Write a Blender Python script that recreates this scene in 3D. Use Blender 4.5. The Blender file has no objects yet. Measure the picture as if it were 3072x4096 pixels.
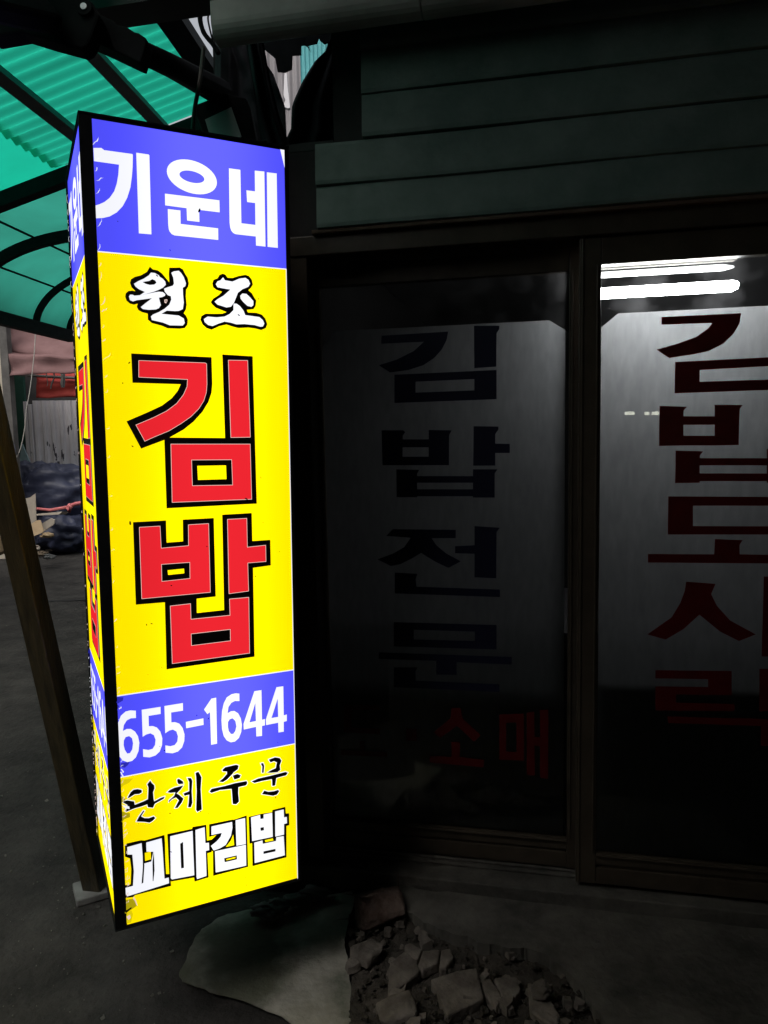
import bpy, bmesh, math, random
from mathutils import Vector, Matrix, noise
from mathutils.geometry import tessellate_polygon

random.seed(7)
S = bpy.context.scene
C = S.collection
R = math.radians

# ------------------------------------------------------------------ camera
F = 3000.0                       # focal length in photograph pixels (3072 x 4096)
CAMH = 1.45
_g = Vector((0.0201, 0.9947, 0.103)).normalized()     # gravity in lens axes (right, down, forward)
_up = -_g
_fw = (Vector((0, 0, 1)) - _up * _up.z).normalized()  # level forward
_rt = _fw.cross(_up)
if _rt.x < 0: _rt = -_rt
CAM = Vector((0, 0, CAMH))
def w_dir(v):                    # lens axes -> world (x right, y forward, z up)
    v = Vector(v)
    return Vector((v.dot(_rt), v.dot(_fw), v.dot(_up)))
cam_d = bpy.data.cameras.new('camera')
cam = bpy.data.objects.new('camera', cam_d); C.objects.link(cam)
_x, _y, _z = w_dir((1, 0, 0)), w_dir((0, -1, 0)), w_dir((0, 0, -1))
cam.matrix_world = Matrix(((_x.x, _y.x, _z.x, 0), (_x.y, _y.y, _z.y, 0), (_x.z, _y.z, _z.z, CAMH), (0, 0, 0, 1)))
cam_d.sensor_fit = 'VERTICAL'; cam_d.sensor_height = 24.0
cam_d.lens = F / 4096 * 24.0
cam_d.clip_start = 0.05; cam_d.clip_end = 400
S.camera = cam

# ------------------------------------------------------------------ sky, sun, exposure
SUN_EL, SUN_AZ = 58, 205          # degrees; azimuth measured from +y towards +x
W = bpy.data.worlds.new('World'); S.world = W; W.use_nodes = True
nt = W.node_tree; nt.nodes.clear()
sky = nt.nodes.new('ShaderNodeTexSky'); sky.sky_type = 'NISHITA'; sky.sun_disc = False
sky.sun_elevation = R(SUN_EL); sky.sun_rotation = R(SUN_AZ)
sky.dust_density = 6.0; sky.air_density = 1.4
hs = nt.nodes.new('ShaderNodeHueSaturation'); hs.inputs['Saturation'].default_value = 0.25
bg = nt.nodes.new('ShaderNodeBackground'); bg.inputs['Strength'].default_value = 0.13
wo = nt.nodes.new('ShaderNodeOutputWorld')
nt.links.new(sky.outputs[0], hs.inputs['Color']); nt.links.new(hs.outputs[0], bg.inputs[0]); nt.links.new(bg.outputs[0], wo.inputs[0])
sl = bpy.data.lights.new('sun', 'SUN'); sl.energy = 0.6; sl.angle = R(25); sl.color = (1, .96, .9)
so = bpy.data.objects.new('sun', sl); C.objects.link(so)
_sd = Vector((math.sin(R(SUN_AZ)) * math.cos(R(SUN_EL)), math.cos(R(SUN_AZ)) * math.cos(R(SUN_EL)), math.sin(R(SUN_EL))))
so.rotation_euler = _sd.to_track_quat('Z', 'Y').to_euler(); so.location = (0, 8, 20)
vs = S.view_settings; vs.view_transform = 'Standard'; vs.look = 'None'; vs.gamma = 1; vs.use_curve_mapping = False
EXPO = 0.3
vs.exposure = EXPO
LUM = 2 ** (-EXPO)               # lamps are set in picture brightness
S.cycles.use_denoising = True
S.cycles.max_bounces = 6; S.cycles.diffuse_bounces = 3; S.cycles.transparent_max_bounces = 12
S.cycles.sample_clamp_indirect = 4.0

# ------------------------------------------------------------------ helpers
def ray(px, py): return w_dir(((px - 1536) / F, (py - 2048) / F, 1.0))
def at(px, py, d): return CAM + ray(px, py) * d               # d = depth along the lens axis
def hit(px, py, p, n):
    r = ray(px, py); return CAM + r * ((p - CAM).dot(n) / r.dot(n))
def ground(px, py, z=0.0): return hit(px, py, Vector((0, 0, z)), Vector((0, 0, 1)))

class MB:
    def __init__(s): s.v = []; s.f = []; s.m = []
    def add(s, vs_, fs_, m=0):
        o = len(s.v); s.v += [Vector(v) for v in vs_]
        for f in fs_: s.f.append([i + o for i in f]); s.m.append(m)
        return s
    def box(s, c, h, rot=None, m=0):
        c = Vector(c); r = rot or Matrix.Identity(3)
        vs_ = [c + r @ Vector((x * h[0], y * h[1], z * h[2])) for x in (-1, 1) for y in (-1, 1) for z in (-1, 1)]
        return s.add(vs_, [(0, 1, 3, 2), (4, 6, 7, 5), (0, 4, 5, 1), (2, 3, 7, 6), (0, 2, 6, 4), (1, 5, 7, 3)], m)
    def span(s, a, b, m=0):       # axis box from corner a to corner b
        a, b = Vector(a), Vector(b)
        return s.box((a + b) / 2, [abs(q) / 2 for q in (b - a)], None, m)
    def bar(s, a, b, w, t, up=(0, 0, 1), m=0):   # rectangular bar a->b, w across, t along up
        a, b = Vector(a), Vector(b); d = b - a; L = d.length; d.normalize()
        sd = d.cross(Vector(up)).normalized(); u = sd.cross(d)
        rot = Matrix((d, sd, u)).transposed()
        return s.box((a + b) / 2, (L / 2, w / 2, t / 2), rot, m)
    def tube(s, pts, rad, n=8, m=0):
        pts = [Vector(p) for p in pts]; rings = []
        for i, p in enumerate(pts):
            d = (pts[min(i + 1, len(pts) - 1)] - pts[max(i - 1, 0)]).normalized()
            ref = Vector((0, 0, 1)) if abs(d.z) < .9 else Vector((1, 0, 0))
            a = d.cross(ref).normalized(); b = a.cross(d)
            r_ = rad[i] if isinstance(rad, (list, tuple)) else rad
            rings.append([p + a * r_ * math.cos(2 * math.pi * k / n) + b * r_ * math.sin(2 * math.pi * k / n) for k in range(n)])
        vs_ = [v for r_ in rings for v in r_]; fs_ = []
        for i in range(len(pts) - 1):
            for k in range(n):
                fs_.append((i * n + k, i * n + (k + 1) % n, (i + 1) * n + (k + 1) % n, (i + 1) * n + k))
        fs_.append(tuple(range(n))[::-1]); fs_.append(tuple((len(pts) - 1) * n + k for k in range(n)))
        return s.add(vs_, fs_, m)
    def poly(s, pts, m=0):
        pts = [Vector(p) for p in pts]
        return s.add(pts, [tuple(t) for t in tessellate_polygon([pts])], m)
    def prism(s, pts, off, m=0):  # outline with thickness
        pts = [Vector(p) for p in pts]; off = Vector(off); n = len(pts)
        tr = [tuple(t) for t in tessellate_polygon([pts])]
        fs_ = tr + [tuple(i + n for i in t)[::-1] for t in tr] + [(i, (i + 1) % n, (i + 1) % n + n, i + n) for i in range(n)]
        return s.add(pts + [p + off for p in pts], fs_, m)
    def grid(s, rows, m=0):       # rows of equally many points
        n = len(rows[0]); vs_ = [p for r_ in rows for p in r_]
        fs_ = [(i * n + k, i * n + k + 1, (i + 1) * n + k + 1, (i + 1) * n + k) for i in range(len(rows) - 1) for k in range(n - 1)]
        return s.add(vs_, fs_, m)
    def build(s, name, mats, parent=None, smooth=False, bevel=0, fix=True, thick=0):
        me = bpy.data.meshes.new(name); me.from_pydata(s.v, [], s.f)
        for m in (mats if isinstance(mats, (list, tuple)) else [mats]): me.materials.append(m)
        for p, i in zip(me.polygons, s.m): p.material_index = i; p.use_smooth = smooth
        if fix:
            bm = bmesh.new(); bm.from_mesh(me); bmesh.ops.recalc_face_normals(bm, faces=bm.faces); bm.to_mesh(me); bm.free()
        o = bpy.data.objects.new(name, me); C.objects.link(o)
        if thick:
            k = o.modifiers.new('thickness', 'SOLIDIFY'); k.thickness = thick; k.offset = 0
        if bevel:
            b = o.modifiers.new('bevel', 'BEVEL'); b.width = bevel; b.segments = 2; b.limit_method = 'ANGLE'; b.angle_limit = R(40)
        if parent: put(o, parent)
        return o
def put(o, parent):               # parent while keeping world place
    o.parent = parent; o.matrix_parent_inverse = parent.matrix_basis.inverted()
def tag(o, label, cat, group=None):
    o['label'] = label; o['category'] = cat
    if group: o['group'] = group
    return o
def struct(o): o['kind'] = 'structure'; return o
def thing(name, loc, label, cat, group=None, rot=None):
    o = bpy.data.objects.new(name, None); C.objects.link(o)
    m = (rot.to_4x4() if rot else Matrix.Identity(4)); m.translation = Vector(loc)
    o.matrix_basis = m; o.empty_display_size = .1
    return tag(o, label, cat, group)
def orig(o, p):                   # move an object's origin to p, geometry stays
    p = Vector(p); o.data.transform(Matrix.Translation(-p)); o.location = p; return o

# ------------------------------------------------------------------ materials
def mat(name, col, rough=.7, col2=None, scale=8.0, bump=0.0, bscale=None, metal=0.0, spec=.4, stretch=None, detail=6, lo=.35, hi=.68, nr=.62):
    m = bpy.data.materials.new(name); m.use_nodes = True; n = m.node_tree.nodes; l = m.node_tree.links
    b = n['Principled BSDF']; b.inputs['Roughness'].default_value = rough; b.inputs['Metallic'].default_value = metal
    b.inputs['Specular IOR Level'].default_value = spec
    tc = n.new('ShaderNodeTexCoord'); mp = n.new('ShaderNodeMapping'); l.new(tc.outputs['Object'], mp.inputs[0])
    if stretch: mp.inputs['Scale'].default_value = stretch
    if col2:
        nz = n.new('ShaderNodeTexNoise'); nz.inputs['Scale'].default_value = scale; nz.inputs['Detail'].default_value = detail
        nz.inputs['Roughness'].default_value = nr
        l.new(mp.outputs[0], nz.inputs[0]); rp = n.new('ShaderNodeValToRGB')
        rp.color_ramp.elements[0].position = lo; rp.color_ramp.elements[1].position = hi
        rp.color_ramp.elements[0].color = (*col, 1); rp.color_ramp.elements[1].color = (*col2, 1)
        l.new(nz.outputs[0], rp.inputs[0]); l.new(rp.outputs[0], b.inputs['Base Color'])
    else: b.inputs['Base Color'].default_value = (*col, 1)
    if bump:
        n2 = n.new('ShaderNodeTexNoise'); n2.inputs['Scale'].default_value = bscale or scale * 3; n2.inputs['Detail'].default_value = 8
        l.new(mp.outputs[0], n2.inputs[0]); bp = n.new('ShaderNodeBump'); bp.inputs['Strength'].default_value = bump
        bp.inputs['Distance'].default_value = .01
        l.new(n2.outputs[0], bp.inputs['Height']); l.new(bp.outputs[0], b.inputs['Normal'])
    return m
def sheet_mat(name, col, col2, scale=5, stretch=None, tr=.75, lo=.35, hi=.7):   # light passes through, dirt noise
    m = bpy.data.materials.new(name); m.use_nodes = True; n = m.node_tree.nodes; l = m.node_tree.links
    out = n['Material Output']; n.remove(n['Principled BSDF'])
    tc = n.new('ShaderNodeTexCoord'); mp = n.new('ShaderNodeMapping'); l.new(tc.outputs['Object'], mp.inputs[0])
    if stretch: mp.inputs['Scale'].default_value = stretch
    nz = n.new('ShaderNodeTexNoise'); nz.inputs['Scale'].default_value = scale; nz.inputs['Detail'].default_value = 7
    l.new(mp.outputs[0], nz.inputs[0]); rp = n.new('ShaderNodeValToRGB')
    rp.color_ramp.elements[0].position = lo; rp.color_ramp.elements[1].position = hi
    rp.color_ramp.elements[0].color = (*col2, 1); rp.color_ramp.elements[1].color = (*col, 1); l.new(nz.outputs[0], rp.inputs[0])
    t = n.new('ShaderNodeBsdfTranslucent'); d = n.new('ShaderNodeBsdfDiffuse'); g = n.new('ShaderNodeBsdfGlossy'); g.inputs['Roughness'].default_value = .35
    l.new(rp.outputs[0], t.inputs[0]); l.new(rp.outputs[0], d.inputs[0])
    mx = n.new('ShaderNodeMixShader'); mx.inputs[0].default_value = tr; l.new(d.outputs[0], mx.inputs[1]); l.new(t.outputs[0], mx.inputs[2])
    m2 = n.new('ShaderNodeMixShader'); m2.inputs[0].default_value = .04; l.new(mx.outputs[0], m2.inputs[1]); l.new(g.outputs[0], m2.inputs[2])
    l.new(m2.outputs[0], out.inputs[0]); return m
def glow(name, col, base, peak, width=None):   # back-lit vinyl: brightest in front of the tubes in the box
    m = bpy.data.materials.new(name); m.use_nodes = True; n = m.node_tree.nodes; l = m.node_tree.links
    out = n['Material Output']; n.remove(n['Principled BSDF'])
    e = n.new('ShaderNodeEmission'); e.inputs[0].default_value = (*col, 1); e.inputs[1].default_value = base * LUM
    if width:
        tc = n.new('ShaderNodeTexCoord'); sp = n.new('ShaderNodeSeparateXYZ'); l.new(tc.outputs['Object'], sp.inputs[0])
        mr = n.new('ShaderNodeMapRange'); mr.interpolation_type = 'SMOOTHERSTEP'
        ab = n.new('ShaderNodeMath'); ab.operation = 'SUBTRACT'; ab.inputs[1].default_value = width * .58; l.new(sp.outputs[0], ab.inputs[0])
        a2 = n.new('ShaderNodeMath'); a2.operation = 'ABSOLUTE'; l.new(ab.outputs[0], a2.inputs[0])
        mr.inputs['From Min'].default_value = 0; mr.inputs['From Max'].default_value = width * .55
        mr.inputs['To Min'].default_value = peak * LUM; mr.inputs['To Max'].default_value = base * LUM
        l.new(a2.outputs[0], mr.inputs['Value']); l.new(mr.outputs[0], e.inputs[1])
    g = n.new('ShaderNodeBsdfGlossy'); g.inputs['Roughness'].default_value = .25; g.inputs[0].default_value = (.03, .03, .03, 1)
    ad = n.new('ShaderNodeAddShader'); l.new(e.outputs[0], ad.inputs[0]); l.new(g.outputs[0], ad.inputs[1]); l.new(ad.outputs[0], out.inputs[0])
    return m
def lamp(name, col, st):
    m = bpy.data.materials.new(name); m.use_nodes = True; b = m.node_tree.nodes['Principled BSDF']
    b.inputs['Emission Color'].default_value = (*col, 1); b.inputs['Emission Strength'].default_value = st * LUM; return m
def glass(name, tint=(.9, .93, .92), rough=.004):
    m = bpy.data.materials.new(name); m.use_nodes = True; n = m.node_tree.nodes; l = m.node_tree.links
    out = n['Material Output']; n.remove(n['Principled BSDF'])
    t = n.new('ShaderNodeBsdfTransparent'); t.inputs[0].default_value = (*tint, 1)
    g = n.new('ShaderNodeBsdfGlossy'); g.inputs['Roughness'].default_value = rough
    d = n.new('ShaderNodeBsdfTranslucent'); d.inputs[0].default_value = (.7, .7, .72, 1)      # dust and smears
    fr = n.new('ShaderNodeFresnel'); fr.inputs[0].default_value = 1.45
    tc = n.new('ShaderNodeTexCoord'); nz = n.new('ShaderNodeTexNoise'); nz.inputs['Scale'].default_value = 9; nz.inputs['Detail'].default_value = 9
    l.new(tc.outputs['Object'], nz.inputs[0]); mr = n.new('ShaderNodeMapRange'); mr.inputs['From Min'].default_value = .45; mr.inputs['From Max'].default_value = .8
    mr.inputs['To Min'].default_value = .006; mr.inputs['To Max'].default_value = .09; l.new(nz.outputs[0], mr.inputs['Value'])
    m0 = n.new('ShaderNodeMixShader'); l.new(mr.outputs[0], m0.inputs[0]); l.new(t.outputs[0], m0.inputs[1]); l.new(d.outputs[0], m0.inputs[2])
    mx = n.new('ShaderNodeMixShader'); l.new(fr.outputs[0], mx.inputs[0]); l.new(m0.outputs[0], mx.inputs[1]); l.new(g.outputs[0], mx.inputs[2])
    l.new(mx.outputs[0], out.inputs[0]); return m

M = {}
M['asphalt'] = mat('asphalt', (.010, .0095, .009), .92, (.056, .052, .047), 4, 1.0, 38, lo=.3, hi=.72, detail=14, spec=.2, nr=.78)
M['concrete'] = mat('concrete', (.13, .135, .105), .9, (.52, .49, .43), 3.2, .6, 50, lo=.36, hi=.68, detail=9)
M['apron'] = mat('apron_concrete', (.05, .048, .042), .85, (.16, .15, .13), 5, .8, 40)
M['rubble'] = mat('rubble', (.07, .06, .05), .9, (.21, .185, .16), 11, .7, 60)
M['brick'] = mat('brick', (.075, .045, .035), .9, (.16, .12, .10), 22, .8, 70)
M['soil'] = mat('soil', (.03, .026, .02), .95, (.07, .06, .05), 18, 1.0, 80)
M['black'] = mat('black_metal', (.006, .007, .008), .8, (.012, .013, .014), 20, .1, spec=.1)
M['brown_alu'] = mat('brown_aluminium', (.06, .047, .034), .38, (.09, .072, .052), 14, .06, 60, metal=.1)
M['darkwall'] = mat('dark_wall', (.03, .03, .03), .9, (.055, .05, .05), 6, .4)
M['clad'] = mat('green_cladding', (.13, .19, .17), .6, (.22, .28, .255), 7, .25, 40, detail=10)
M['clad_edge'] = mat('rusty_edge', (.10, .06, .04), .8, (.16, .11, .08), 22, .3)
M['galv'] = mat('galvanised', (.42, .40, .37), .55, (.6, .57, .53), 6, .1, detail=9)
M['inwall'] = mat('interior_wall', (.05, .048, .045), .8, (.08, .075, .07), 3)
M['inceil'] = mat('interior_ceiling', (.10, .10, .10), .35, (.14, .14, .14), 3)
M['infloor'] = mat('interior_floor', (.05, .05, .05), .5, (.08, .08, .08), 6)
M['counter'] = mat('counter', (.05, .045, .05), .5, (.08, .075, .08), 6)
M['film'] = sheet_mat('frosted_film', (.60, .60, .62), (.5, .5, .52), 60, (1, 1, .3), .70)
M['glass'] = glass('dusty_glass')
M['navy'] = mat('navy_vinyl', (.012, .014, .04), .45)
M['redv'] = sheet_mat('red_vinyl', (.22, .012, .014), (.17, .01, .012), 20, None, .45)
M['canopy'] = sheet_mat('green_corrugated', (.018, .47, .315), (.014, .33, .22), 1.0, (11, .55, 1), .85, .28, .6)
M['canopy_flat'] = sheet_mat('green_flat', (.010, .47, .31), (.010, .40, .265), 4, None, .88)
M['canopy_far'] = sheet_mat('green_curved', (.035, .30, .225), (.028, .23, .17), 2.5, None, .85)
M['purlin'] = mat('grey_steel', (.05, .055, .055), .6, (.085, .09, .09), 10)
M['tarp'] = mat('dark_tarp', (.008, .009, .012), .85, (.02, .021, .025), 5, .5, 20, spec=.15)
M['bluetarp'] = mat('blue_tarp', (.02, .024, .05), .5, (.055, .062, .105), 3.5, .4, 6, lo=.4, hi=.72)
M['pink'] = mat('faded_pink_cloth', (.15, .078, .076), .9, (.215, .12, .118), 3, .25, 25)
M['red'] = mat('red_awning_cloth', (.32, .03, .024), .8, (.42, .055, .04), 4, .2)
M['cream'] = mat('cream_plaster', (.42, .37, .29), .9, (.56, .51, .42), 3, .3, stretch=(1, 1, .4))
M['greypost'] = mat('grey_post', (.07, .065, .06), .7, (.14, .13, .12), 5, .2)
M['card'] = mat('cardboard', (.30, .21, .12), .9, (.40, .29, .17), 6, .15)
M['card2'] = mat('pale_cardboard', (.42, .36, .29), .9, (.52, .45, .37), 6, .15)
M['wood'] = mat('old_wood', (.13, .095, .06), .8, (.24, .18, .12), 5, .3, 20, stretch=(8, 8, 1))
M['prop'] = mat('prop_timber', (.012, .010, .005), .42, (.045, .035, .016), 9, .3, 40, stretch=(4, 4, .6), spec=.6)
M['rope'] = mat('pink_rope', (.5, .12, .13), .8, (.6, .2, .2), 30)
M['string'] = mat('pale_string', (.4, .38, .34), .8)
M['greenwall'] = mat('dark_green_panel', (.01, .05, .035), .7, (.02, .08, .055), 5)
M['teal'] = mat('teal_corrugated', (.12, .42, .44), .6, (.17, .5, .52), 5)
M['greycorr'] = mat('grey_corrugated', (.24, .22, .23), .6, (.32, .30, .31), 4)
M['lens'] = mat('floodlight_lens', (.42, .42, .43), .5, (.55, .55, .56), 8)
M['rivet'] = mat('steel_rivet', (.5, .5, .52), .35, metal=.5)
M['broom'] = mat('grey_bristles', (.10, .10, .12), .9, (.18, .18, .21), 30, .6, stretch=(1, 1, 6))
M['rag'] = mat('grey_rag', (.10, .10, .095), .9, (.2, .2, .19), 9, .4)
M['roof'] = mat('roof_sheet', (.03, .03, .03), .8, (.05, .05, .05), 4)
# peeling white paint over dark metal
def peeling():
    m = mat('peeling_white_paint', (.56, .54, .56), .6, (.66, .64, .66), 2.5, .1)
    n = m.node_tree.nodes; l = m.node_tree.links; b = n['Principled BSDF']
    tc = n.new('ShaderNodeTexCoord'); mp = n.new('ShaderNodeMapping'); mp.inputs['Scale'].default_value = (6, 6, 1.7); l.new(tc.outputs['Object'], mp.inputs[0])
    nz = n.new('ShaderNodeTexNoise'); nz.inputs['Scale'].default_value = 2.2; nz.inputs['Detail'].default_value = 5; l.new(mp.outputs[0], nz.inputs[0])
    rp = n.new('ShaderNodeValToRGB'); rp.color_ramp.interpolation = 'CONSTANT'; rp.color_ramp.elements[1].position = .615
    rp.color_ramp.elements[0].color = (0, 0, 0, 1); rp.color_ramp.elements[1].color = (1, 1, 1, 1); l.new(nz.outputs[0], rp.inputs[0])
    src = b.inputs['Base Color'].links[0].from_socket
    mx = n.new('ShaderNodeMixRGB'); mx.inputs[2].default_value = (.05, .045, .055, 1)
    l.new(rp.outputs[0], mx.inputs[0]); l.new(src, mx.inputs[1]); l.new(mx.outputs[0], b.inputs['Base Color']); return m
M['peel'] = peeling()

# ------------------------------------------------------------------ main directions
HOR = lambda x: 1737 - .0202 * (x - 1536)
def level(vx):                    # level direction whose vanishing point lies at column vx
    d = ray(vx, HOR(vx)); d.z = 0; return d.normalized()
D_WALL = -level(-12311)           # along the shop front, to the right
N_OUT = Vector((D_WALL.y, -D_WALL.x, 0))      # out of the shop, towards the camera
if N_OUT.y > 0: N_OUT = -N_OUT
D_ALLEY = level(1800)             # along the alley, away from the camera
UP = Vector((0, 0, 1))
WP = at(2285, 3500, 1); _t = 2.13 # a point of the door plane
WP = at(2285, HOR(2285), _t); WP.z = 0
def wpt(px, py, off=0.0):         # pixel -> point on the shop front moved out by off
    return hit(px, py, WP + N_OUT * off, N_OUT)
def wl(p): q = p - WP; return (q.dot(D_WALL), q.z)            # shop front coordinates
def wp(s, z, off=0.0): return WP + D_WALL * s + UP * z + N_OUT * off
WROT = Matrix((D_WALL, -N_OUT, UP)).transposed()              # local x along, y inwards, z up

# ------------------------------------------------------------------ ground
def axis(vals): return vals
xs = [-60, -30, -15, -9] + [-6 + .25 * i for i in range(10)] + [-3.5 + .03 * i for i in range(217)] + [3, 4, 6, 10, 20, 60]
ys = [-40, -15, -6, -3, -1] + [0 + .25 * i for i in range(4)] + [1 + .03 * i for i in range(84)] + [3.5 + .25 * i for i in range(30)] + [11.5, 13, 16, 22, 40, 90]
mb = MB()
def gz(x, y):
    k = 1 if (-4 < x < 3 and .5 < y < 11) else 0
    return k * (.007 * noise.noise((x * 24, y * 24, 2)) * noise.noise((x * 2, y * 2, 7)) + .0035 * noise.noise((x * 17, y * 17, 3)) + .010 * noise.noise((x * 3, y * 3, 1)) + .007 * noise.noise((x * 11, y * 11, 5)) + .03 * noise.noise((x * .6, y * .6, 9)) * (y > 2.6))
mb.grid([[Vector((x, y, gz(x, y))) for x in xs] for y in ys])
struct(mb.build('ground', M['asphalt'], smooth=True))

seam = [(-300, 2386), (-100, 2392), (60, 2398), (200, 2404), (330, 2402), (480, 2408), (700, 2404)]
P = [ground(x, y) for x, y in seam]; b = MB()
b.grid([[Vector((p.x, p.y - w_, gz(p.x, p.y) + .004)) for p in P] for w_ in (.03, -.02)]); struct(b.build('tar_seam', mat('tar', (.006, .006, .006), .9, (.014, .013, .013), 20), fix=False))

# ------------------------------------------------------------------ light-box sign
SC = 1.2
SH, SW, SD = 1.5 * SC, .372 * SC, .389 * SC
_u, _v = Vector((.900, -.050, .433)), Vector((.0058, .9947, .1030))
_v.normalize(); _u = (_u - _v * _u.dot(_v)).normalized(); _w = _u.cross(_v); _w = _w if _w.z > 0 else -_w
SA = CAM + w_dir((-.5242 * SC, -.6865 * SC, 1.294 * SC))     # near top corner
SU, SV, SB = w_dir(_u), w_dir(_v), w_dir(_w)
SROT = Matrix((SU, SB, -SV)).transposed()
smat = SROT.to_4x4(); smat.translation = SA + SV * SH        # local origin: near bottom corner
sinv = smat.inverted()
foot = smat @ Vector((SW * .5, SD * .5, 0))
sign = thing('light_box_sign', foot, 'tall lit sign box, yellow and blue with red lettering, at the shop corner', 'sign', rot=SROT)
def SL(b, name, m, **k):           # builder in sign-local coordinates
    o = b.build(name, m, **k); o.matrix_world = smat; bpy.context.view_layer.update()
    o.parent = sign; o.matrix_basis = sign.matrix_basis.inverted() @ smat; return o
FR_L, FR_R, FR_T, FR_B = .022, .006, .005, .004
# corner posts: angle profiles
for (x, y, sx, sy) in ((0, 0, 1, 1), (SW, 0, -1, 1), (SW, SD, -1, -1), (0, SD, 1, -1)):
    fx = FR_L if (x, y) in ((0, 0), (SW, SD)) else FR_R
    fy = FR_R if (x, y) in ((0, 0), (SW, SD)) else FR_L
    b = MB(); b.span((x - sx * .004, y - sy * .004, 0), (x + sx * fx, y + sy * .004, SH)); b.span((x - sx * .004, y + sy * .004, 0), (x + sx * .004, y + sy * fy, SH))
    SL(b, 'corner_post', M['black'], bevel=.0015)
for nm, z0, z1, fr in (('top_frame', SH, SH + .006, FR_T), ('bottom_frame', -.004, 0, FR_B)):
    b = MB(); zz = (SH - fr, SH) if nm == 'top_frame' else (0, fr)
    for a_, b_ in (((.0, -.0035), (SW, .004)), ((.0, SD - .004), (SW, SD + .0035)), ((-.0035, .004), (.004, SD - .004)), ((SW - .004, .004), (SW + .0035, SD - .004))):
        b.span((a_[0], a_[1], zz[0]), (b_[0], b_[1], zz[1]))
    b.span((-.005, -.005, z0), (SW + .005, SD + .005, z1))
    SL(b, nm, M['black'], bevel=.0015)
GW = SW
M['s_yel'] = glow('lit_yellow_vinyl', (1.0, .76, 0.0), 1.06, 1.55, GW)
M['s_blu'] = glow('lit_blue_vinyl', (.082, .082, 1.0), .95, 1.75, GW)
M['s_wht'] = glow('lit_white_vinyl', (.93, .94, 1.0), .98, 1.2, GW)
M['s_red'] = glow('lit_red_vinyl', (.78, .018, .028), 1.0, 1.12, GW)
M['s_pnk'] = glow('lit_pale_edge', (.95, .70, .62), .9, 1.0, GW)
M['s_blk'] = mat('black_vinyl', (.012, .009, .006), .5)
SMATS = [M['s_yel'], M['s_blu'], M['s_wht'], M['s_red'], M['s_blk'], M['s_pnk']]
Y, B_, W_, R_, K, P_ = range(6)
PN = -SB
def uv(px, py):                    # pixel -> (across, up) on the sign's front plane
    q = sinv @ hit(px, py, SA, SB); return (q.x, q.z)
def area(p): return sum(p[i - 1][0] * p[i][1] - p[i][0] * p[i - 1][1] for i in range(len(p))) / 2
def offset(p, d):                  # grow an outline by d
    n = len(p); sgn = 1 if area(p) > 0 else -1; out = []
    for i in range(n):
        a, c, e = p[i - 1], p[i], p[(i + 1) % n]
        def nrm(s, t):
            dx, dy = t[0] - s[0], t[1] - s[1]; L = math.hypot(dx, dy) or 1e-9; return (dy / L * sgn, -dx / L * sgn)
        n1, n2 = nrm(a, c), nrm(c, e); mx, my = n1[0] + n2[0], n1[1] + n2[1]
        q = max(.45, (mx * mx + my * my) / 2); out.append((c[0] + mx / q * d, c[1] + my / q * d))
    return out
def ell(cx, cy, ax, ay, bx, by, n=40): return [(cx + ax * math.cos(t) + bx * math.sin(t), cy + ay * math.cos(t) + by * math.sin(t)) for t in [2 * math.pi * i / n for i in range(n)]]

GLYPHS = []                        # (name, crop, [(colour, outline, grow)])
c1 = (340, 460, 860 / 1659); c2 = (460, 1020, 660 / 1659); c3 = (460, 1380, 660 / 1659); c4 = (500, 2020, 660 / 1659)
c5 = (420, 2660, 780 / 1659); c6 = (440, 2980, 760 / 1659)
def G(name, crop, *layers): GLYPHS.append((name, crop, layers))
G('syllable', c1, (W_, [(65,255),(125,255),(148,272),(365,302),(369,312),(367,400),(362,470),(350,560),(325,640),(290,705),(245,752),(190,783),(140,795),(80,798),(76,700),(110,690),(150,672),(190,640),(225,590),(245,530),(257,460),(262,384),(70,357)]),
  (W_, [(395,292),(490,306),(496,312),(512,922),(415,914)]))
G('syllable', c1, (W_, ell(824, 478, 190, 22, 34, 133)), (B_, ell(824, 478, 95, 13, 14, 47)),
  (W_, [(616,608),(1036,660),(1038,752),(880,733),(882,826),(787,815),(783,720),(618,698)]),
  (W_, [(638,727),(735,738),(737,842),(1026,876),(1027,965),(690,930),(668,920),(652,900),(645,880),(641,840)]))
G('syllable', c1, (W_, [(1110,412),(1198,424),(1206,836),(1314,849),(1312,680),(1250,672),(1245,582),(1311,590),(1309,430),(1383,437),(1392,1016),(1319,1008),(1317,938),(1160,920),(1142,910),(1128,893),(1120,870),(1115,830)]),
  (W_, [(1402,443),(1478,452),(1487,1026),(1408,1018)]))
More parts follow.
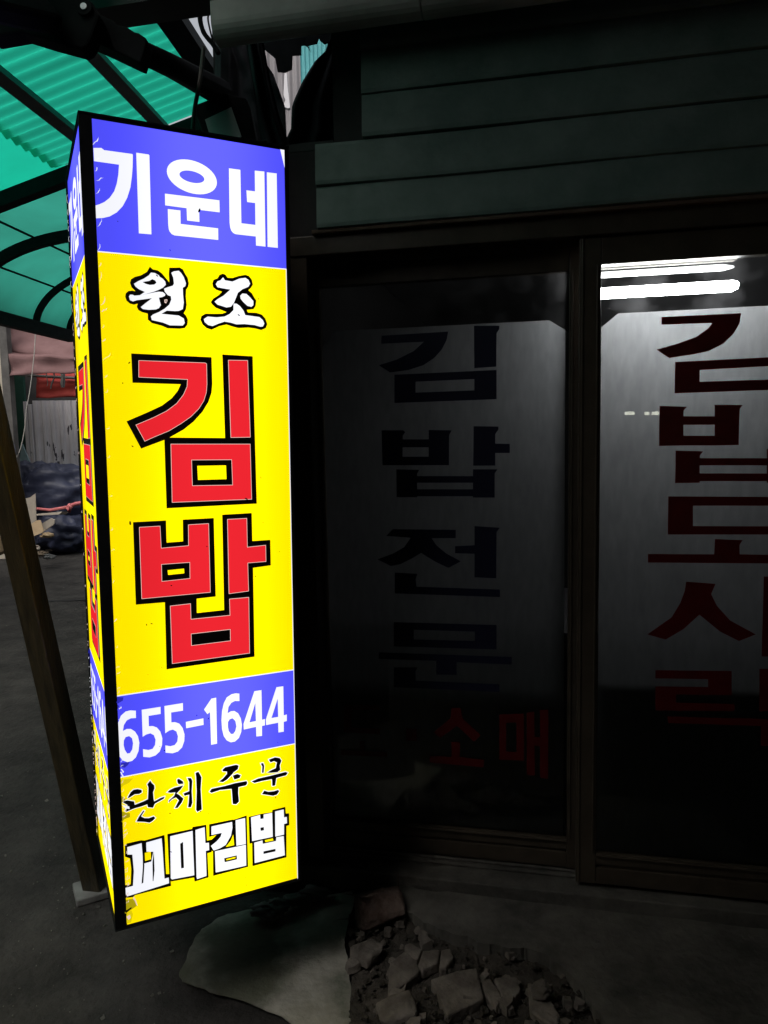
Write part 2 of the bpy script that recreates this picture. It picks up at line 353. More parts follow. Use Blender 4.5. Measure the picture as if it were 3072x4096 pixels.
G('syllable', c2, (K, [(350,118),(380,145),(430,155),(470,185),(500,220),(545,275),(540,190),(545,128),(600,128),(650,126),(682,145),(705,190),(730,230),(742,285),(735,320),(715,350),(712,420),(720,500),(712,550),(690,585),(715,612),(732,650),(728,700),(700,735),(650,742),(530,738),(470,712),(370,685),(330,650),(328,590),(270,575),(235,555),(218,520),(228,490),(190,500),(150,490),(115,460),(102,420),(108,385),(135,362),(175,358),(205,365),(165,325),(150,280),(160,245),(200,220),(260,205),(320,170)]),
  (W_, [(190,290),(230,265),(290,238),(340,205),(360,178),(400,182),(440,205),(450,222),(480,240),(505,270),(510,300),(480,330),(440,350),(390,370),(300,395),(245,408),(300,372),(240,345),(205,318)]),
  (K, [(275,272),(340,262),(375,244),(405,258),(416,280),(395,298),(350,302),(310,292)]),
  (W_, [(140,420),(150,400),(175,400),(195,410),(260,405),(330,390),(400,376),(440,370),(480,374),(505,395),(500,412),(470,425),(440,430),(450,470),(460,505),(440,535),(410,548),(340,552),(280,545),(258,525),(300,490),(340,460),(370,435),(300,445),(220,455),(180,468),(150,455)]),
  (W_, [(565,180),(590,166),(640,160),(665,185),(690,225),(712,285),(705,315),(680,330),(682,400),(690,480),(680,545),(640,563),(600,565),(520,560),(465,592),(540,600),(640,610),(690,640),(700,685),(680,710),(550,708),(480,680),(370,655),(360,620),(380,600),(440,575),(500,540),(545,500),(565,450),(560,415),(530,405),(500,370),(492,340),(530,325),(580,310),(592,290),(585,230)]),
  (P_, [(495,450),(523,447),(525,462),(512,488),(497,480)]), (K, [(503,458),(518,456),(516,470),(508,476)]))
G('syllable', c2, (K, [(1085,188),(1110,200),(1130,228),(1180,232),(1240,212),(1310,200),(1345,212),(1375,250),(1385,300),(1365,330),(1340,355),(1375,385),(1400,430),(1420,460),(1412,515),(1390,545),(1325,552),(1335,578),(1420,582),(1475,600),(1510,640),(1530,695),(1515,735),(1470,755),(1410,740),(1340,730),(1240,735),(1180,720),(1120,700),(1050,715),(970,752),(920,735),(880,700),(858,650),(868,615),(910,590),(1000,592),(1080,590),(1120,575),(1060,550),(1010,530),(975,495),(962,475),(985,440),(1040,405),(1075,370),(1020,352),(985,325),(978,285),(990,250),(1030,235),(1050,200)]),
  (W_, [(1085,225),(1105,255),(1180,268),(1250,238),(1310,230),(1340,250),(1358,290),(1340,320),(1280,345),(1235,380),(1215,430),(1195,480),(1165,520),(1120,528),(1080,515),(1030,500),(1000,470),(1030,445),(1090,410),(1160,348),(1080,335),(1030,325),(1012,295),(1030,265),(1060,255)]),
  (W_, [(1258,410),(1280,388),(1320,392),(1355,425),(1390,465),(1390,505),(1370,522),(1330,512),(1290,475),(1262,440)]),
  (W_, [(1190,490),(1220,490),(1255,515),(1290,560),(1308,605),(1380,615),(1450,625),(1485,655),(1500,690),(1485,720),(1460,722),(1400,705),(1300,695),(1220,698),(1160,680),(1100,670),(1040,690),(980,715),(935,705),(900,675),(892,645),(930,620),(1020,628),(1100,620),(1150,595),(1190,555)]))
def red(poly, g=4): return ((P_, poly, g), (R_, poly))
G('syllable', c3, (K, [(162,85),(970,123),(978,390),(970,480),(940,570),(880,670),(790,770),(690,850),(548,930),(1105,935),(1078,95),(1383,114),(1425,1595),(518,1642),(495,955),(262,1042),(115,768),(330,675),(470,610),(570,535),(630,460),(660,395),(175,380)]),
  *red([(240,158),(905,182),(918,190),(922,390),(915,480),(890,560),(840,640),(760,720),(660,790),(540,862),(400,920),(300,965),(212,805),(380,735),(520,665),(620,590),(690,500),(725,420),(730,345),(240,322)]),
  *red([(1140,155),(1330,158),(1357,925),(1165,928)]), *red([(562,998),(1355,998),(1370,1548),(575,1580)]),
  (P_, [(770,1158),(1168,1155),(1178,1405),(778,1412)], 4), (K, [(770,1158),(1168,1155),(1178,1405),(778,1412)]), (Y, [(825,1215),(1113,1210),(1118,1348),(832,1356)]))
G('syllable', c4, (K, [(80,172),(412,155),(418,378),(583,365),(580,147),(892,130),(912,920),(720,942),(722,1085),(995,1055),(976,97),(1273,80),(1280,362),(1460,350),(1465,606),(1287,632),(1302,1525),(417,1652),(400,978),(108,1002)]),
  *red([(145,225),(350,213),(362,435),(640,410),(638,200),(838,188),(855,875),(170,940)]),
  (P_, [(368,598),(648,578),(650,735),(372,765)], 4), (K, [(368,598),(648,578),(650,735),(372,765)]), (Y, [(427,655),(592,638),(594,685),(432,702)]),
  *red([(1030,145),(1220,135),(1226,425),(1410,405),(1413,565),(1230,580),(1238,862),(1045,888)]),
  *red([(455,1015),(655,992),(660,1148),(1055,1108),(1050,945),(1240,928),(1248,1485),(475,1590)]),
  (P_, [(665,1295),(1053,1250),(1055,1360),(668,1408)], 4), (K, [(665,1295),(1053,1250),(1055,1360),(668,1408)]))
G('digit', c5, (W_, [(262,388),(263,450),(220,452),(185,470),(160,510),(152,560),(185,543),(220,543),(255,565),(280,605),(292,660),(285,730),(262,785),(230,815),(190,825),(150,810),(122,775),(108,720),(103,640),(103,560),(112,490),(135,430),(175,395),(215,385)]),
  (B_, [(160,640),(175,612),(205,603),(230,622),(238,665),(232,715),(212,748),(188,752),(168,720),(158,680)]))
G('digit', c5, (W_, [(312,380),(472,355),(473,415),(370,432),(373,520),(405,518),(440,530),(470,565),(487,620),(485,680),(465,735),(430,768),(380,785),(325,780),(323,715),(370,722),(405,712),(425,680),(430,635),(415,595),(385,580),(350,590),(320,610)]))
G('digit', c5, (W_, [(505,348),(662,323),(663,387),(562,403),(564,487),(595,485),(632,498),(660,535),(676,590),(674,645),(655,700),(620,735),(575,750),(515,745),(513,683),(555,690),(592,680),(615,650),(620,605),(607,565),(578,548),(545,557),(512,580)]))
G('dash', c5, (W_, [(687,483),(836,453),(838,508),(690,537)]))
G('digit', c5, (W_, [(905,285),(945,277),(953,668),(902,678),(893,400),(870,417),(842,378)]))
G('digit', c5, (W_, [(1142,243),(1143,306),(1105,305),(1075,320),(1050,355),(1042,410),(1070,393),(1100,390),(1132,410),(1155,455),(1164,510),(1158,570),(1138,620),(1105,650),(1070,657),(1035,640),(1010,605),(995,545),(990,470),(995,390),(1010,325),(1035,275),(1075,248),(1110,240)]),
  (B_, [(1045,485),(1060,460),(1085,452),(1108,475),(1117,520),(1108,560),(1090,585),(1070,585),(1052,560),(1045,525)]))
G('digit', c5, (W_, [(1270,222),(1330,213),(1335,465),(1360,458),(1360,512),(1335,518),(1335,602),(1287,607),(1284,525),(1180,548),(1178,500)]), (B_, [(1278,320),(1283,475),(1228,487)]))
G('digit', c5, (W_, [(1458,188),(1516,180),(1520,427),(1546,420),(1546,475),(1520,483),(1520,566),(1475,573),(1472,490),(1370,510),(1368,462)]), (B_, [(1468,285),(1472,440),(1415,450)]))
def brush(*ps): return tuple((W_, p, 6) for p in ps) + tuple((K, p) for p in ps)
G('syllable', c6, *brush([(180,410),(205,388),(240,382),(275,390),(278,410),(255,425),(215,428),(160,462),(155,455)],
  [(110,490),(150,480),(210,490),(215,520),(290,490),(330,470),(335,370),(325,340),(350,308),(365,330),(385,350),(388,375),(375,410),(380,470),(385,490),(440,460),(475,448),(470,465),(390,510),(375,545),(330,540),(325,515),(270,535),(215,550),(140,580),(130,570),(155,540),(150,520),(115,500)],
  [(230,665),(250,625),(290,570),(300,572),(270,620),(300,635),(340,635),(380,620),(395,635),(370,660),(345,675),(300,668)]))
G('syllable', c6, *brush([(585,300),(600,292),(635,315),(640,335),(600,340),(590,330)],
  [(500,410),(520,390),(560,370),(620,355),(640,350),(615,385),(580,420),(600,430),(640,465),(625,500),(590,545),(565,548),(585,510),(600,480),(575,455),(540,470),(510,500),(515,480),(560,440),(570,410),(530,415)],
  [(640,420),(690,400),(690,320),(675,285),(705,285),(718,310),(712,400),(718,500),(705,540),(680,540),(685,500),(690,430),(650,440)],
  [(745,240),(770,230),(785,255),(797,280),(790,380),(800,560),(760,580),(750,560),(755,400),(750,280)]))
G('syllable', c6, *brush([(980,215),(1005,192),(1100,170),(1122,178),(1115,210),(1080,235),(1060,260),(1020,300),(985,322),(950,318),(985,290),(1020,250),(1020,230),(985,228)],
  [(1070,265),(1110,250),(1140,262),(1130,285),(1085,300)],
  [(868,405),(885,380),(1000,355),(1090,330),(1190,312),(1198,330),(1185,350),(1120,365),(1118,420),(1125,490),(1100,515),(1070,512),(1065,440),(1060,380),(960,390),(885,415)]))
G('syllable', c6, *brush([(1315,160),(1335,155),(1345,180),(1340,240),(1325,240),(1328,185)],
  [(1385,125),(1440,105),(1480,112),(1495,135),(1480,175),(1485,215),(1460,235),(1400,240),(1370,238),(1410,215),(1445,200),(1455,150),(1430,138),(1400,150)],
  [(1235,315),(1290,290),(1400,265),(1530,232),(1550,240),(1535,262),(1450,285),(1440,350),(1415,355),(1412,295),(1330,310),(1260,328)],
  [(1325,425),(1345,395),(1380,405),(1430,400),(1465,388),(1475,400),(1455,430),(1420,440),(1370,432)]))
G('syllable', c6, (K, [(135,878),(150,862),(270,835),(300,838),(470,790),(475,850),(478,1000),(485,1130),(515,1130),(520,1145),(528,1225),(215,1305),(200,1322),(125,1330),(120,1230),(185,1220),(190,1080),(178,985),(135,970)], 5),
  (W_, [(150,890),(275,855),(290,1035),(360,1015),(378,930),(318,930),(316,850),(450,812),(458,900),(475,1165),(512,1155),(515,1205),(150,1320),(138,1300),(135,1245),(200,1228),(208,1100),(195,955),(152,955)]),
  (Y, [(303,940),(355,928),(358,995),(306,1010)]), (K, [(284,960),(300,1045),(290,1200),(275,1208),(286,1060)]), (K, [(370,1015),(382,930),(388,1090),(378,1185),(372,1185)]))
G('syllable', c6, (K, [(505,780),(720,735),(725,718),(835,700),(842,840),(880,830),(882,930),(845,940),(855,1150),(742,1185),(738,1150),(535,1185),(522,1130)], 5),
  (W_, [(525,795),(720,748),(735,1135),(540,1172),(530,1160)]), (K, [(612,860),(637,843),(645,1070),(620,1075)]),
  (W_, [(745,740),(825,715),(832,855),(862,850),(865,915),(835,922),(842,1140),(760,1168),(755,1150)]))
G('syllable', c6, (K, [(870,695),(1065,655),(1085,655),(1188,620),(1200,1058),(905,1135),(903,925),(878,910),(868,880),(878,840),(920,800),(935,780),(870,795)], 5),
  (W_, [(885,710),(1065,670),(1068,720),(1055,790),(1010,870),(960,900),(905,920),(880,880),(930,840),(965,800),(975,765),(885,785)]),
  (Y, [(1010,888),(1055,830),(1075,780),(1083,872)]), (W_, [(1095,655),(1178,635),(1185,862),(1103,878)]),
  (W_, [(915,925),(1185,868),(1188,1050),(922,1110)]), (K, [(995,985),(1105,960),(1107,995),(1000,1020)]), (Y, [(1012,993),(1095,972),(1092,985),(1015,1003)]))
G('syllable', c6, (K, [(1215,630),(1320,605),(1420,590),(1422,570),(1525,545),(1530,602),(1558,600),(1560,695),(1535,702),(1535,975),(1248,1050),(1245,850),(1222,855)], 5),
  (W_, [(1230,630),(1310,608),(1313,645),(1340,640),(1340,605),(1415,590),(1420,800),(1240,838)]), (K, [(1312,720),(1342,715),(1343,742),(1315,748)]),
  (W_, [(1440,578),(1515,560),(1518,630),(1542,625),(1544,680),(1518,688),(1518,780),(1442,798)]),
  (W_, [(1258,850),(1330,830),(1332,860),(1448,835),(1450,803),(1515,792),(1525,960),(1262,1028)]), (Y, [(1350,828),(1420,812),(1425,830),(1355,845)]), (K, [(1338,925),(1443,903),(1443,925),(1338,948)]))

def cuv(crop, p): return uv(crop[0] + p[0] * crop[2], crop[1] + p[1] * crop[2])
STEP = .00022
def glyph_mesh(crop, layers):
    b = MB(); k = 0
    for L in layers:
        p = L[1]
        if len(L) > 2: p = offset(p, L[2])
        k += 1
        b.poly([(max(FR_L * .6, x), -.0006 - STEP * k, z) for x, z in (cuv(crop, q) for q in p)], L[0])
    return b
# bands and hair lines, level on the panel
z_b1 = sum(cuv(c1, p)[1] for p in ((90, 1052), (1555, 1190))) / 2
z_b2 = sum(cuv(c5, p)[1] for p in ((90, 268), (1605, 38))) / 2
z_b3 = sum(cuv(c5, p)[1] for p in ((125, 955), (1615, 670))) / 2
meshes = []
b = MB(); b.add([(0, 0, 0), (SW, 0, 0), (SW, 0, SH), (0, 0, SH)], [(0, 1, 2, 3)]); b.add([(0, .004, 0), (SW, .004, 0), (SW, .004, SH), (0, .004, SH)], [(3, 2, 1, 0)], 4)
panel_b = b
parts = []
for z0, z1, nm in ((z_b1, SH, 'blue_band'), (z_b3, z_b2, 'blue_band')):
    b = MB(); b.add([(0, -.0004, z0), (SW, -.0004, z0), (SW, -.0004, z1), (0, -.0004, z1)], [(0, 1, 2, 3)], B_)
    for zz in ([z0] if z1 == SH else [z0, z1]):
        b.add([(0, -.0006, zz - .0012), (SW, -.0006, zz - .0012), (SW, -.0006, zz + .0012), (0, -.0006, zz + .0012)], [(0, 1, 2, 3)], W_)
    parts.append((nm, b))
for nm, crop, layers in GLYPHS: parts.append((nm, glyph_mesh(crop, layers)))
# torn and curled vinyl along the panel's left edge
rnd = random.Random(3); b = MB(); z = .05
def curl(b, x, z, L, wd, ang, m, lift=.003):
    dx, dz = math.cos(ang), math.sin(ang); rows = []
    for i in range(7):
        t = i / 6; k = wd * math.sin(math.pi * min(.97, t * .9 + .08)) * (.7 + .6 * rnd.random()) / 2
        cx_ = x + dx * L * t + .004 * math.sin(t * 2.4); cz_ = z + dz * L * t + .002 * rnd.uniform(-1, 1); y_ = -.0030 - lift * math.sin(math.pi * t)
        rows.append([(cx_ - dz * k, y_, cz_ + dx * k), (cx_ + dz * k, y_ - .0006, cz_ - dx * k)])
    b.grid(rows, m)
for z0, z1, gap, size in ((.06, .42, .012, .006), (.42, .62, .02, .007), (.62, 1.30, .05, .006), (1.30, SH - .03, .03, .014)):
    z = z0
    while z < z1:
        curl(b, FR_L + rnd.uniform(-.001, .002), z, size * rnd.uniform(.5, 1.6), .0013 * rnd.uniform(.6, 1.4), rnd.uniform(.5, 1.6), P_ if z < z_b1 and not (z_b3 < z < z_b2) else W_, .002)
        z += gap * rnd.uniform(.4, 1.8)
def flap(crop, pts, m, y=-.0030): b.poly([(max(FR_L - .004, q[0]), y - .0012 * (i % 2), q[1]) for i, q in enumerate(cuv(crop, p) for p in pts)], m)
DY, DBL = 6, 7
flap(c5, [(92,268),(155,270),(150,300),(125,312),(110,325),(95,315)], DBL); flap(c5, [(95,345),(108,330),(118,350),(102,380)], DBL)
flap(c5, [(135,830),(208,818),(195,845),(165,868),(130,862)], DBL); flap(c5, [(132,880),(140,876),(160,905),(152,908)], W_, -.0042); flap(c5, [(128,905),(136,900),(152,935),(144,938)], W_, -.0042)
flap(c6, [(85,298),(200,284),(165,325),(120,345),(92,372)], 8); flap(c6, [(90,430),(135,470),(100,500)], DY)
flap(c6, [(100,515),(165,528),(170,552),(132,545)], W_, -.0042); flap(c6, [(95,570),(135,585),(172,590),(172,622),(125,642),(100,668)], DY)
flap(c6, [(122,1348),(205,1332),(228,1362),(236,1392),(185,1432),(130,1465)], DY); flap(c6, [(203,1312),(222,1342),(238,1392),(228,1388),(214,1350),(200,1335)], P_, -.0045)
flap(c6, [(130,1468),(185,1434),(198,1470),(182,1538),(135,1552)], 8, -.0036); flap(c6, [(140,1490),(170,1470),(178,1500),(160,1515)], P_, -.0048); flap(c6, [(132,1440),(180,1405),(190,1412),(140,1455)], K, -.0046)
M['flap_y'] = glow('half_lit_yellow_flap', (.40, .33, .004), 1, 1); M['flap_b'] = glow('half_lit_blue_flap', (.025, .025, .42), 1, 1); M['flap_o'] = glow('loose_yellow_vinyl', (.72, .58, .003), 1, 1)
SM7 = SMATS + [M['flap_y'], M['flap_b'], M['flap_o']]
parts.append(('torn_vinyl', b)); b.stuff = 1
# dirt marks on the print, then glowing strips painted for the edge gap
b = MB()
for i in range(46):
    x, zz = rnd.uniform(FR_L, SW - .02), rnd.uniform(.02, SH - .03); r_ = rnd.uniform(.0005, .0014) * (2 if i < 5 else 1)
    n_ = 7; st = rnd.uniform(1, 3); a0 = rnd.uniform(0, 3)
    b.poly([(x + math.cos(a0) * st * r_ * math.cos(t) - math.sin(a0) * r_ * math.sin(t) * rnd.uniform(.6, 1.2), -.0027, zz + math.sin(a0) * st * r_ * math.cos(t) + math.cos(a0) * r_ * math.sin(t)) for t in [2 * math.pi * k / n_ for k in range(n_)]], K)
b.add([(SW - FR_R - .0016, -.0027, 0), (SW - FR_R, -.0027, 0), (SW - FR_R, -.0027, z_b1), (SW - FR_R - .0016, -.0027, z_b1)], [(0, 1, 2, 3)], W_)  # glowing strip painted in for light showing through the panel's right edge gap
b.add([(SW - .016, -.0027, SH - FR_T), (SW - FR_R, -.0027, SH - FR_T), (SW - FR_R, -.0027, SH - .045)], [(0, 1, 2)], W_)
parts.append(('print_marks_gap_glow', b)); b.stuff = 1
pm = panel_b.build('face_panel', SM7, fix=False); tmpl = [(nm, q.build(nm, SM7, fix=False)) for nm, q in parts]
for nm, o in tmpl:
    if nm in ('torn_vinyl', 'print_marks_gap_glow'): o['kind'] = 'stuff'
faces = [Matrix.Identity(4),
         Matrix.Translation((0, SD, 0)) @ Matrix.Rotation(-math.pi / 2, 4, 'Z') @ Matrix.Diagonal((SD / SW, 1, 1, 1)),
         Matrix.Translation((SW, 0, 0)) @ Matrix.Rotation(math.pi / 2, 4, 'Z') @ Matrix.Diagonal((SD / SW, 1, 1, 1)),
         Matrix.Translation((SW, SD, 0)) @ Matrix.Rotation(math.pi, 4, 'Z')]
for i, fm in enumerate(faces[:2]):
    p = pm if i == 0 else pm.copy()
    if i: C.objects.link(p)
    p.parent = sign; p.matrix_basis = sign.matrix_basis.inverted() @ smat @ fm
    for nm, t in tmpl:
        o = t if i == 0 else t.copy()
        if i: C.objects.link(o)
        o.parent = p

for a_, b_ in (((SW - .002, .004), (SW + .001, SD)), ((0, SD - .002), (SW - .002, SD + .001))):      # closed sheet-metal backs
    b = MB(); b.span((*a_, 0), (*b_, SH)); SL(b, 'back_panel', M['black'])

# ------------------------------------------------------------------ shop front
shop = thing('shop_building', wp(0, 0), 'dark single-storey shop with green ribbed cladding above brown sliding doors', 'building')
def SHP(b, name, m, parent=None, **k):
    o = b.build(name, m, **k); o.data.transform(WROT.to_4x4().inverted() @ Matrix.Translation(-WP)); mw = WROT.to_4x4(); mw.translation = WP
    o.matrix_basis = mw; bpy.context.view_layer.update(); par = parent or shop
    o.parent = par; o.matrix_parent_inverse = Matrix.Identity(4)
    o.matrix_basis = mw if False else (par.matrix_world.inverted() @ mw); bpy.context.view_layer.update(); return o
def wbox(s0, s1, z0, z1, o0, o1, b=None, m=0):    # box in shop coordinates (offsets out of the wall)
    b = b or MB(); a = wp((s0 + s1) / 2, (z0 + z1) / 2, (o0 + o1) / 2)
    return b.box(a, (abs(s1 - s0) / 2, abs(o1 - o0) / 2, abs(z1 - z0) / 2), WROT, m)
sx = lambda px, py, off=0: wl(wpt(px, py, off))
zs = lambda px, py, off=0: sx(px, py, off)[1]
S_L = sx(1205, 2300)[0]                        # outer left edge of the door frame
S_M = sx(2300, 2300)[0]
S_GL, S_GR = sx(1305, 2300)[0], sx(2268, 2300)[0]
LEAF = S_M - sx(1262, 2300)[0]
S_R = S_M + LEAF + .05
Z_SILL0, Z_SILL1 = max(.02, zs(1800, 3632)), zs(2280, 3520)
Z_TOP = zs(2285, 955); Z_CLAD = zs(1278, 933)
# door frame (fixed)
b = wbox(S_L, S_L + .055, Z_SILL1, Z_TOP, -.12, .02); SHP(b, 'door_jamb', M['brown_alu'], bevel=.003)
b = wbox(S_R, S_R + .055, Z_SILL1, Z_TOP, -.12, .02); SHP(b, 'door_jamb', M['brown_alu'], bevel=.003)
b = wbox(S_L, S_R + .055, Z_TOP, Z_CLAD - .012, -.12, .025); wbox(S_L, S_R + .055, Z_TOP - .022, Z_TOP, -.12, -.105, b); wbox(S_L + .055, S_R, Z_TOP - .02, Z_TOP, -.035, -.028, b); SHP(b, 'door_header', M['brown_alu'], bevel=.003)
b = wbox(S_L - .03, S_R + .085, Z_SILL0, Z_SILL1 - .012, -.14, .05); wbox(S_L, S_R + .055, Z_SILL1 - .012, Z_SILL1 - .002, -.13, -.028, b)
for o_ in (-.10, -.045): wbox(S_L, S_R + .055, Z_SILL1 - .002, Z_SILL1 + .008, o_ - .004, o_ + .004, b)
SHP(b, 'threshold', M['apron'], bevel=.006)
b = MB(); wbox(S_L - .5, S_R + 3, -.05, Z_SILL0 - .006, -.5, .03, b); SHP(b, 'plinth', M['apron'], bevel=.01)
# door leaves
def leaf(s0, s1, off, gl, gr, gz0, gz1, film, kick, letters, label):
    zb, zt = Z_SILL1 + .004, Z_TOP - .004
    b = MB()
    wbox(s0, gl, zb, zt, off - .018, off + .018, b); wbox(gr, s1, zb, zt, off - .018, off + .018, b)
    wbox(gl, gr, zb, zb + .05, off - .016, off + .016, b); wbox(gl, gr, gz1, zt, off - .016, off + .016, b); wbox(gl, gr, gz0 - .035, gz0, off - .016, off + .016, b)
    for e in (gl - .012, gr + .006): wbox(e, e + .006, gz0, gz1, off + .018, off + .023, b)       # raised beads
    for e in (s0 + .006, s1 - .012): wbox(e, e + .006, zb, zt, off + .018, off + .022, b)
    wbox(gl, gr, gz0 - .008, gz0 - .002, off + .016, off + .024, b)
    d = SHP(b, 'sliding_door', M['brown_alu'], bevel=.002); d['label'] = label
    k = wbox(gl, gr, zb + .05, gz0 - .035, off - .006, off + .004); wbox(gl + .03, gr - .03, zb + .065, gz0 - .05, off + .004, off + .009, k); SHP(k, 'kick_panel', M['brown_alu'], d, bevel=.002)
    g = wbox(gl - .004, gr + .004, gz0 - .004, gz1 + .004, off - .002, off + .002); SHP(g, 'glass_pane', M['glass'], d)
    f = MB(); f.poly([wp(s, z, off - .0035) for s, z in film]); SHP(f, 'frosted_film', M['film'], d)
    for mname, polys in letters:
        t = MB()
        for p in polys: t.prism([wp(s, z, off + .0028) for s, z in p], N_OUT * .0004)
        SHP(t, 'syllable', M[mname], d)
    return d
OB, OF = -.075, -.005                    # back and front track
def lp(crop, off, pts): return [sx(crop[0] + p[0] * crop[2], crop[1] + p[1] * crop[2], off) for p in pts]
def ring(o, i): return [[o[k], o[(k + 1) % 4], i[(k + 1) % 4], i[k]] for k in range(4)]
d1, d2, d3, d4 = (1150, 900, 1250 / 1659), (1150, 2300, 1250 / 1659), (2100, 900, 972 / 1433), (2100, 2300, 972 / 1659)
LA = [('navy', [(d1, [(500,588),(853,566),(845,610),(820,660),(780,705),(720,745),(640,770),(545,783),(485,745),(580,715),(670,670),(725,620),(498,630)]), (d1, [(990,535),(1125,535),(1125,552),(1110,575),(1108,752),(992,760)])] + [(d1, q) for q in ring([(568,795),(1110,770),(1110,925),(568,945)], [(680,832),(992,818),(992,878),(680,890)])]),
 ('navy', [(d1, q) for q in ([(500,1090),(615,1090),(625,1100),(612,1118),(610,1275),(505,1275)], [(750,1088),(872,1090),(858,1115),(857,1275),(750,1275)], [(610,1138),(750,1138),(750,1180),(610,1180)], [(610,1230),(750,1230),(750,1275),(610,1275)],
   [(988,1068),(1120,1070),(1120,1085),(1103,1110),(1103,1160),(1180,1162),(1180,1210),(1103,1210),(1103,1277),(986,1278)], [(578,1297),(700,1300),(688,1320),(688,1445),(580,1445)], [(985,1297),(1115,1297),(1100,1318),(1100,1447),(985,1447)], [(688,1333),(985,1333),(985,1368),(688,1368)], [(688,1403),(985,1403),(985,1440),(688,1440)])]),
 ('navy', [(d1, q) for q in ([(525,1650),(560,1615),(893,1618),(893,1662),(765,1662),(790,1700),(845,1745),(920,1785),(855,1820),(790,1790),(740,1760),(710,1740),(660,1770),(600,1800),(550,1810),(478,1775),(560,1745),(620,1710),(655,1660)], [(890,1705),(993,1700),(993,1598),(1127,1607),(1110,1630),(1108,1875),(993,1870),(993,1745),(890,1742)], [(570,1845),(690,1852),(680,1880),(685,1920),(1128,1935),(1128,1975),(570,1955)])]),
 ('navy', [(d2, q) for q in ring([(565,250),(1110,265),(1110,395),(565,378)], [(670,290),(995,300),(995,350),(670,342)]) + [[(485,410),(1190,435),(1190,475),(898,462),(898,530),(790,528),(790,455),(485,445)], [(565,490),(690,490),(680,510),(680,560),(1125,580),(1125,620),(565,595)]]]),
 ('redv', [(d2, q) for q in ([(300,690),(490,690),(490,715),(340,715),(340,810),(490,815),(490,845),(300,835)], [(385,880),(410,880),(410,935),(530,940),(530,965),(285,955),(285,930),(385,932)])]),
 ('redv', [(d2, [(630,815),(685,815),(685,880),(630,880)])]),
 ('redv', [(d2, q) for q in ([(870,705),(920,705),(930,760),(1025,850),(990,885),(900,800),(810,865),(775,835),(865,760)], [(870,885),(915,885),(915,965),(1045,980),(1040,1020),(755,995),(755,960),(870,965)])]),
 ('redv', [(d2, q) for q in ring([(1125,740),(1255,735),(1255,985),(1125,980)], [(1160,785),(1215,782),(1215,940),(1160,935)]) + [[(1270,730),(1310,725),(1312,860),(1340,860),(1340,715),(1385,715),(1383,1085),(1340,1075),(1340,910),(1312,905),(1312,1065),(1270,1060)]]])]
RA = [[(d3, q) for q in [[(805,543),(1275,520),(1265,580),(1230,640),(1170,700),(1080,745),(980,765),(850,785),(775,735),(900,700),(1010,660),(1080,610),(1105,578),(805,588)], [(1461,470),(1650,465),(1645,740),(1461,750)]] + ring([(885,808),(1645,770),(1645,965),(882,993)], [(1030,855),(1480,830),(1480,910),(1030,925)])],
 [(d3, q) for q in ([(793,1066),(955,1072),(935,1095),(933,1300),(790,1303)], [(1118,1060),(1283,1062),(1265,1085),(1260,1297),(1118,1300)], [(933,1128),(1118,1128),(1118,1178),(933,1178)], [(933,1243),(1118,1243),(1118,1300),(933,1300)], [(1460,1040),(1640,1042),(1620,1080),(1620,1150),(1720,1150),(1720,1210),(1620,1210),(1620,1300),(1460,1300)],
   [(888,1330),(1050,1335),(1030,1360),(1030,1520),(885,1522)], [(1030,1375),(1425,1375),(1425,1417),(1030,1417)], [(1030,1465),(1425,1465),(1425,1510),(1030,1510)], [(1425,1320),(1620,1320),(1600,1345),(1600,1520),(1425,1520)])],
 [(d3, q) for q in ([(845,1600),(1640,1605),(1640,1655),(990,1655),(990,1775),(1640,1778),(1640,1825),(842,1825)], [(1120,1852),(1283,1858),(1265,1885),(1265,1942),(1760,1950),(1760,1998),(725,1990),(725,1940),(1115,1942)])],
 [(d4, q) for q in ([(1100,45),(1300,60),(1270,130),(1310,210),(1400,310),(1575,405),(1460,450),(1330,385),(1190,270),(1080,370),(960,440),(835,405),(1000,290),(1060,190),(1090,110)], [(1630,10),(1800,10),(1800,560),(1615,555)])],
 [(d4, q) for q in ([(890,650),(1410,655),(1410,820),(1030,815),(1030,870),(1430,880),(1430,930),(890,925),(890,760),(1250,765),(1250,710),(890,705)], [(1600,640),(1780,640),(1780,760),(1880,760),(1880,820),(1780,820),(1780,930),(1600,930)], [(970,965),(1780,985),(1780,1170),(1610,1165),(1610,1030),(980,1010)])]]
gz0, gz1 = zs(2265, 3345, OB), zs(2265, 1090, OB)
gl, gr = sx(1308, 2300, OB)[0], sx(2271, 2300, OB)[0]
ft = zs(2190, 1281, OB)
film = [(gl + .004, gz0 - .002), (gr - .010, gz0 - .002), (gr - .010, zs(2262, 1320, OB)), (sx(2197, 1281, OB)[0], ft), (gl + .045, ft), (gl + .004, ft - .05)]
leaf(gl - .06, gr + .075, OB, gl, gr, gz0, gz1, film, None, [(m, [lp(c, OB + .002, q) for c, q in L]) for m, L in LA], 'left sliding door with dark blue lettering and small red lettering below')
gz0f, gz1f = zs(2393, 3402, OF), zs(2398, 1063, OF)
glf = sx(2392, 2300, OF)[0]; grf = glf + (gr - gl)
ftf = zs(2473, 1253, OF)
film = [(glf + .003, gz0f - .002), (grf - .005, gz0f - .002), (grf - .005, ftf - .05), (grf - .05, ftf), (sx(2473, 1253, OF)[0], ftf), (glf + .003, zs(2392, 1310, OF))]
leaf(glf - .058, grf + .075, OF, glf, grf, gz0f, gz1f, film, None, [('redv', [lp(c, OF + .002, q) for c, q in L]) for L in RA], 'right sliding door with large dark red lettering, lamp behind it')
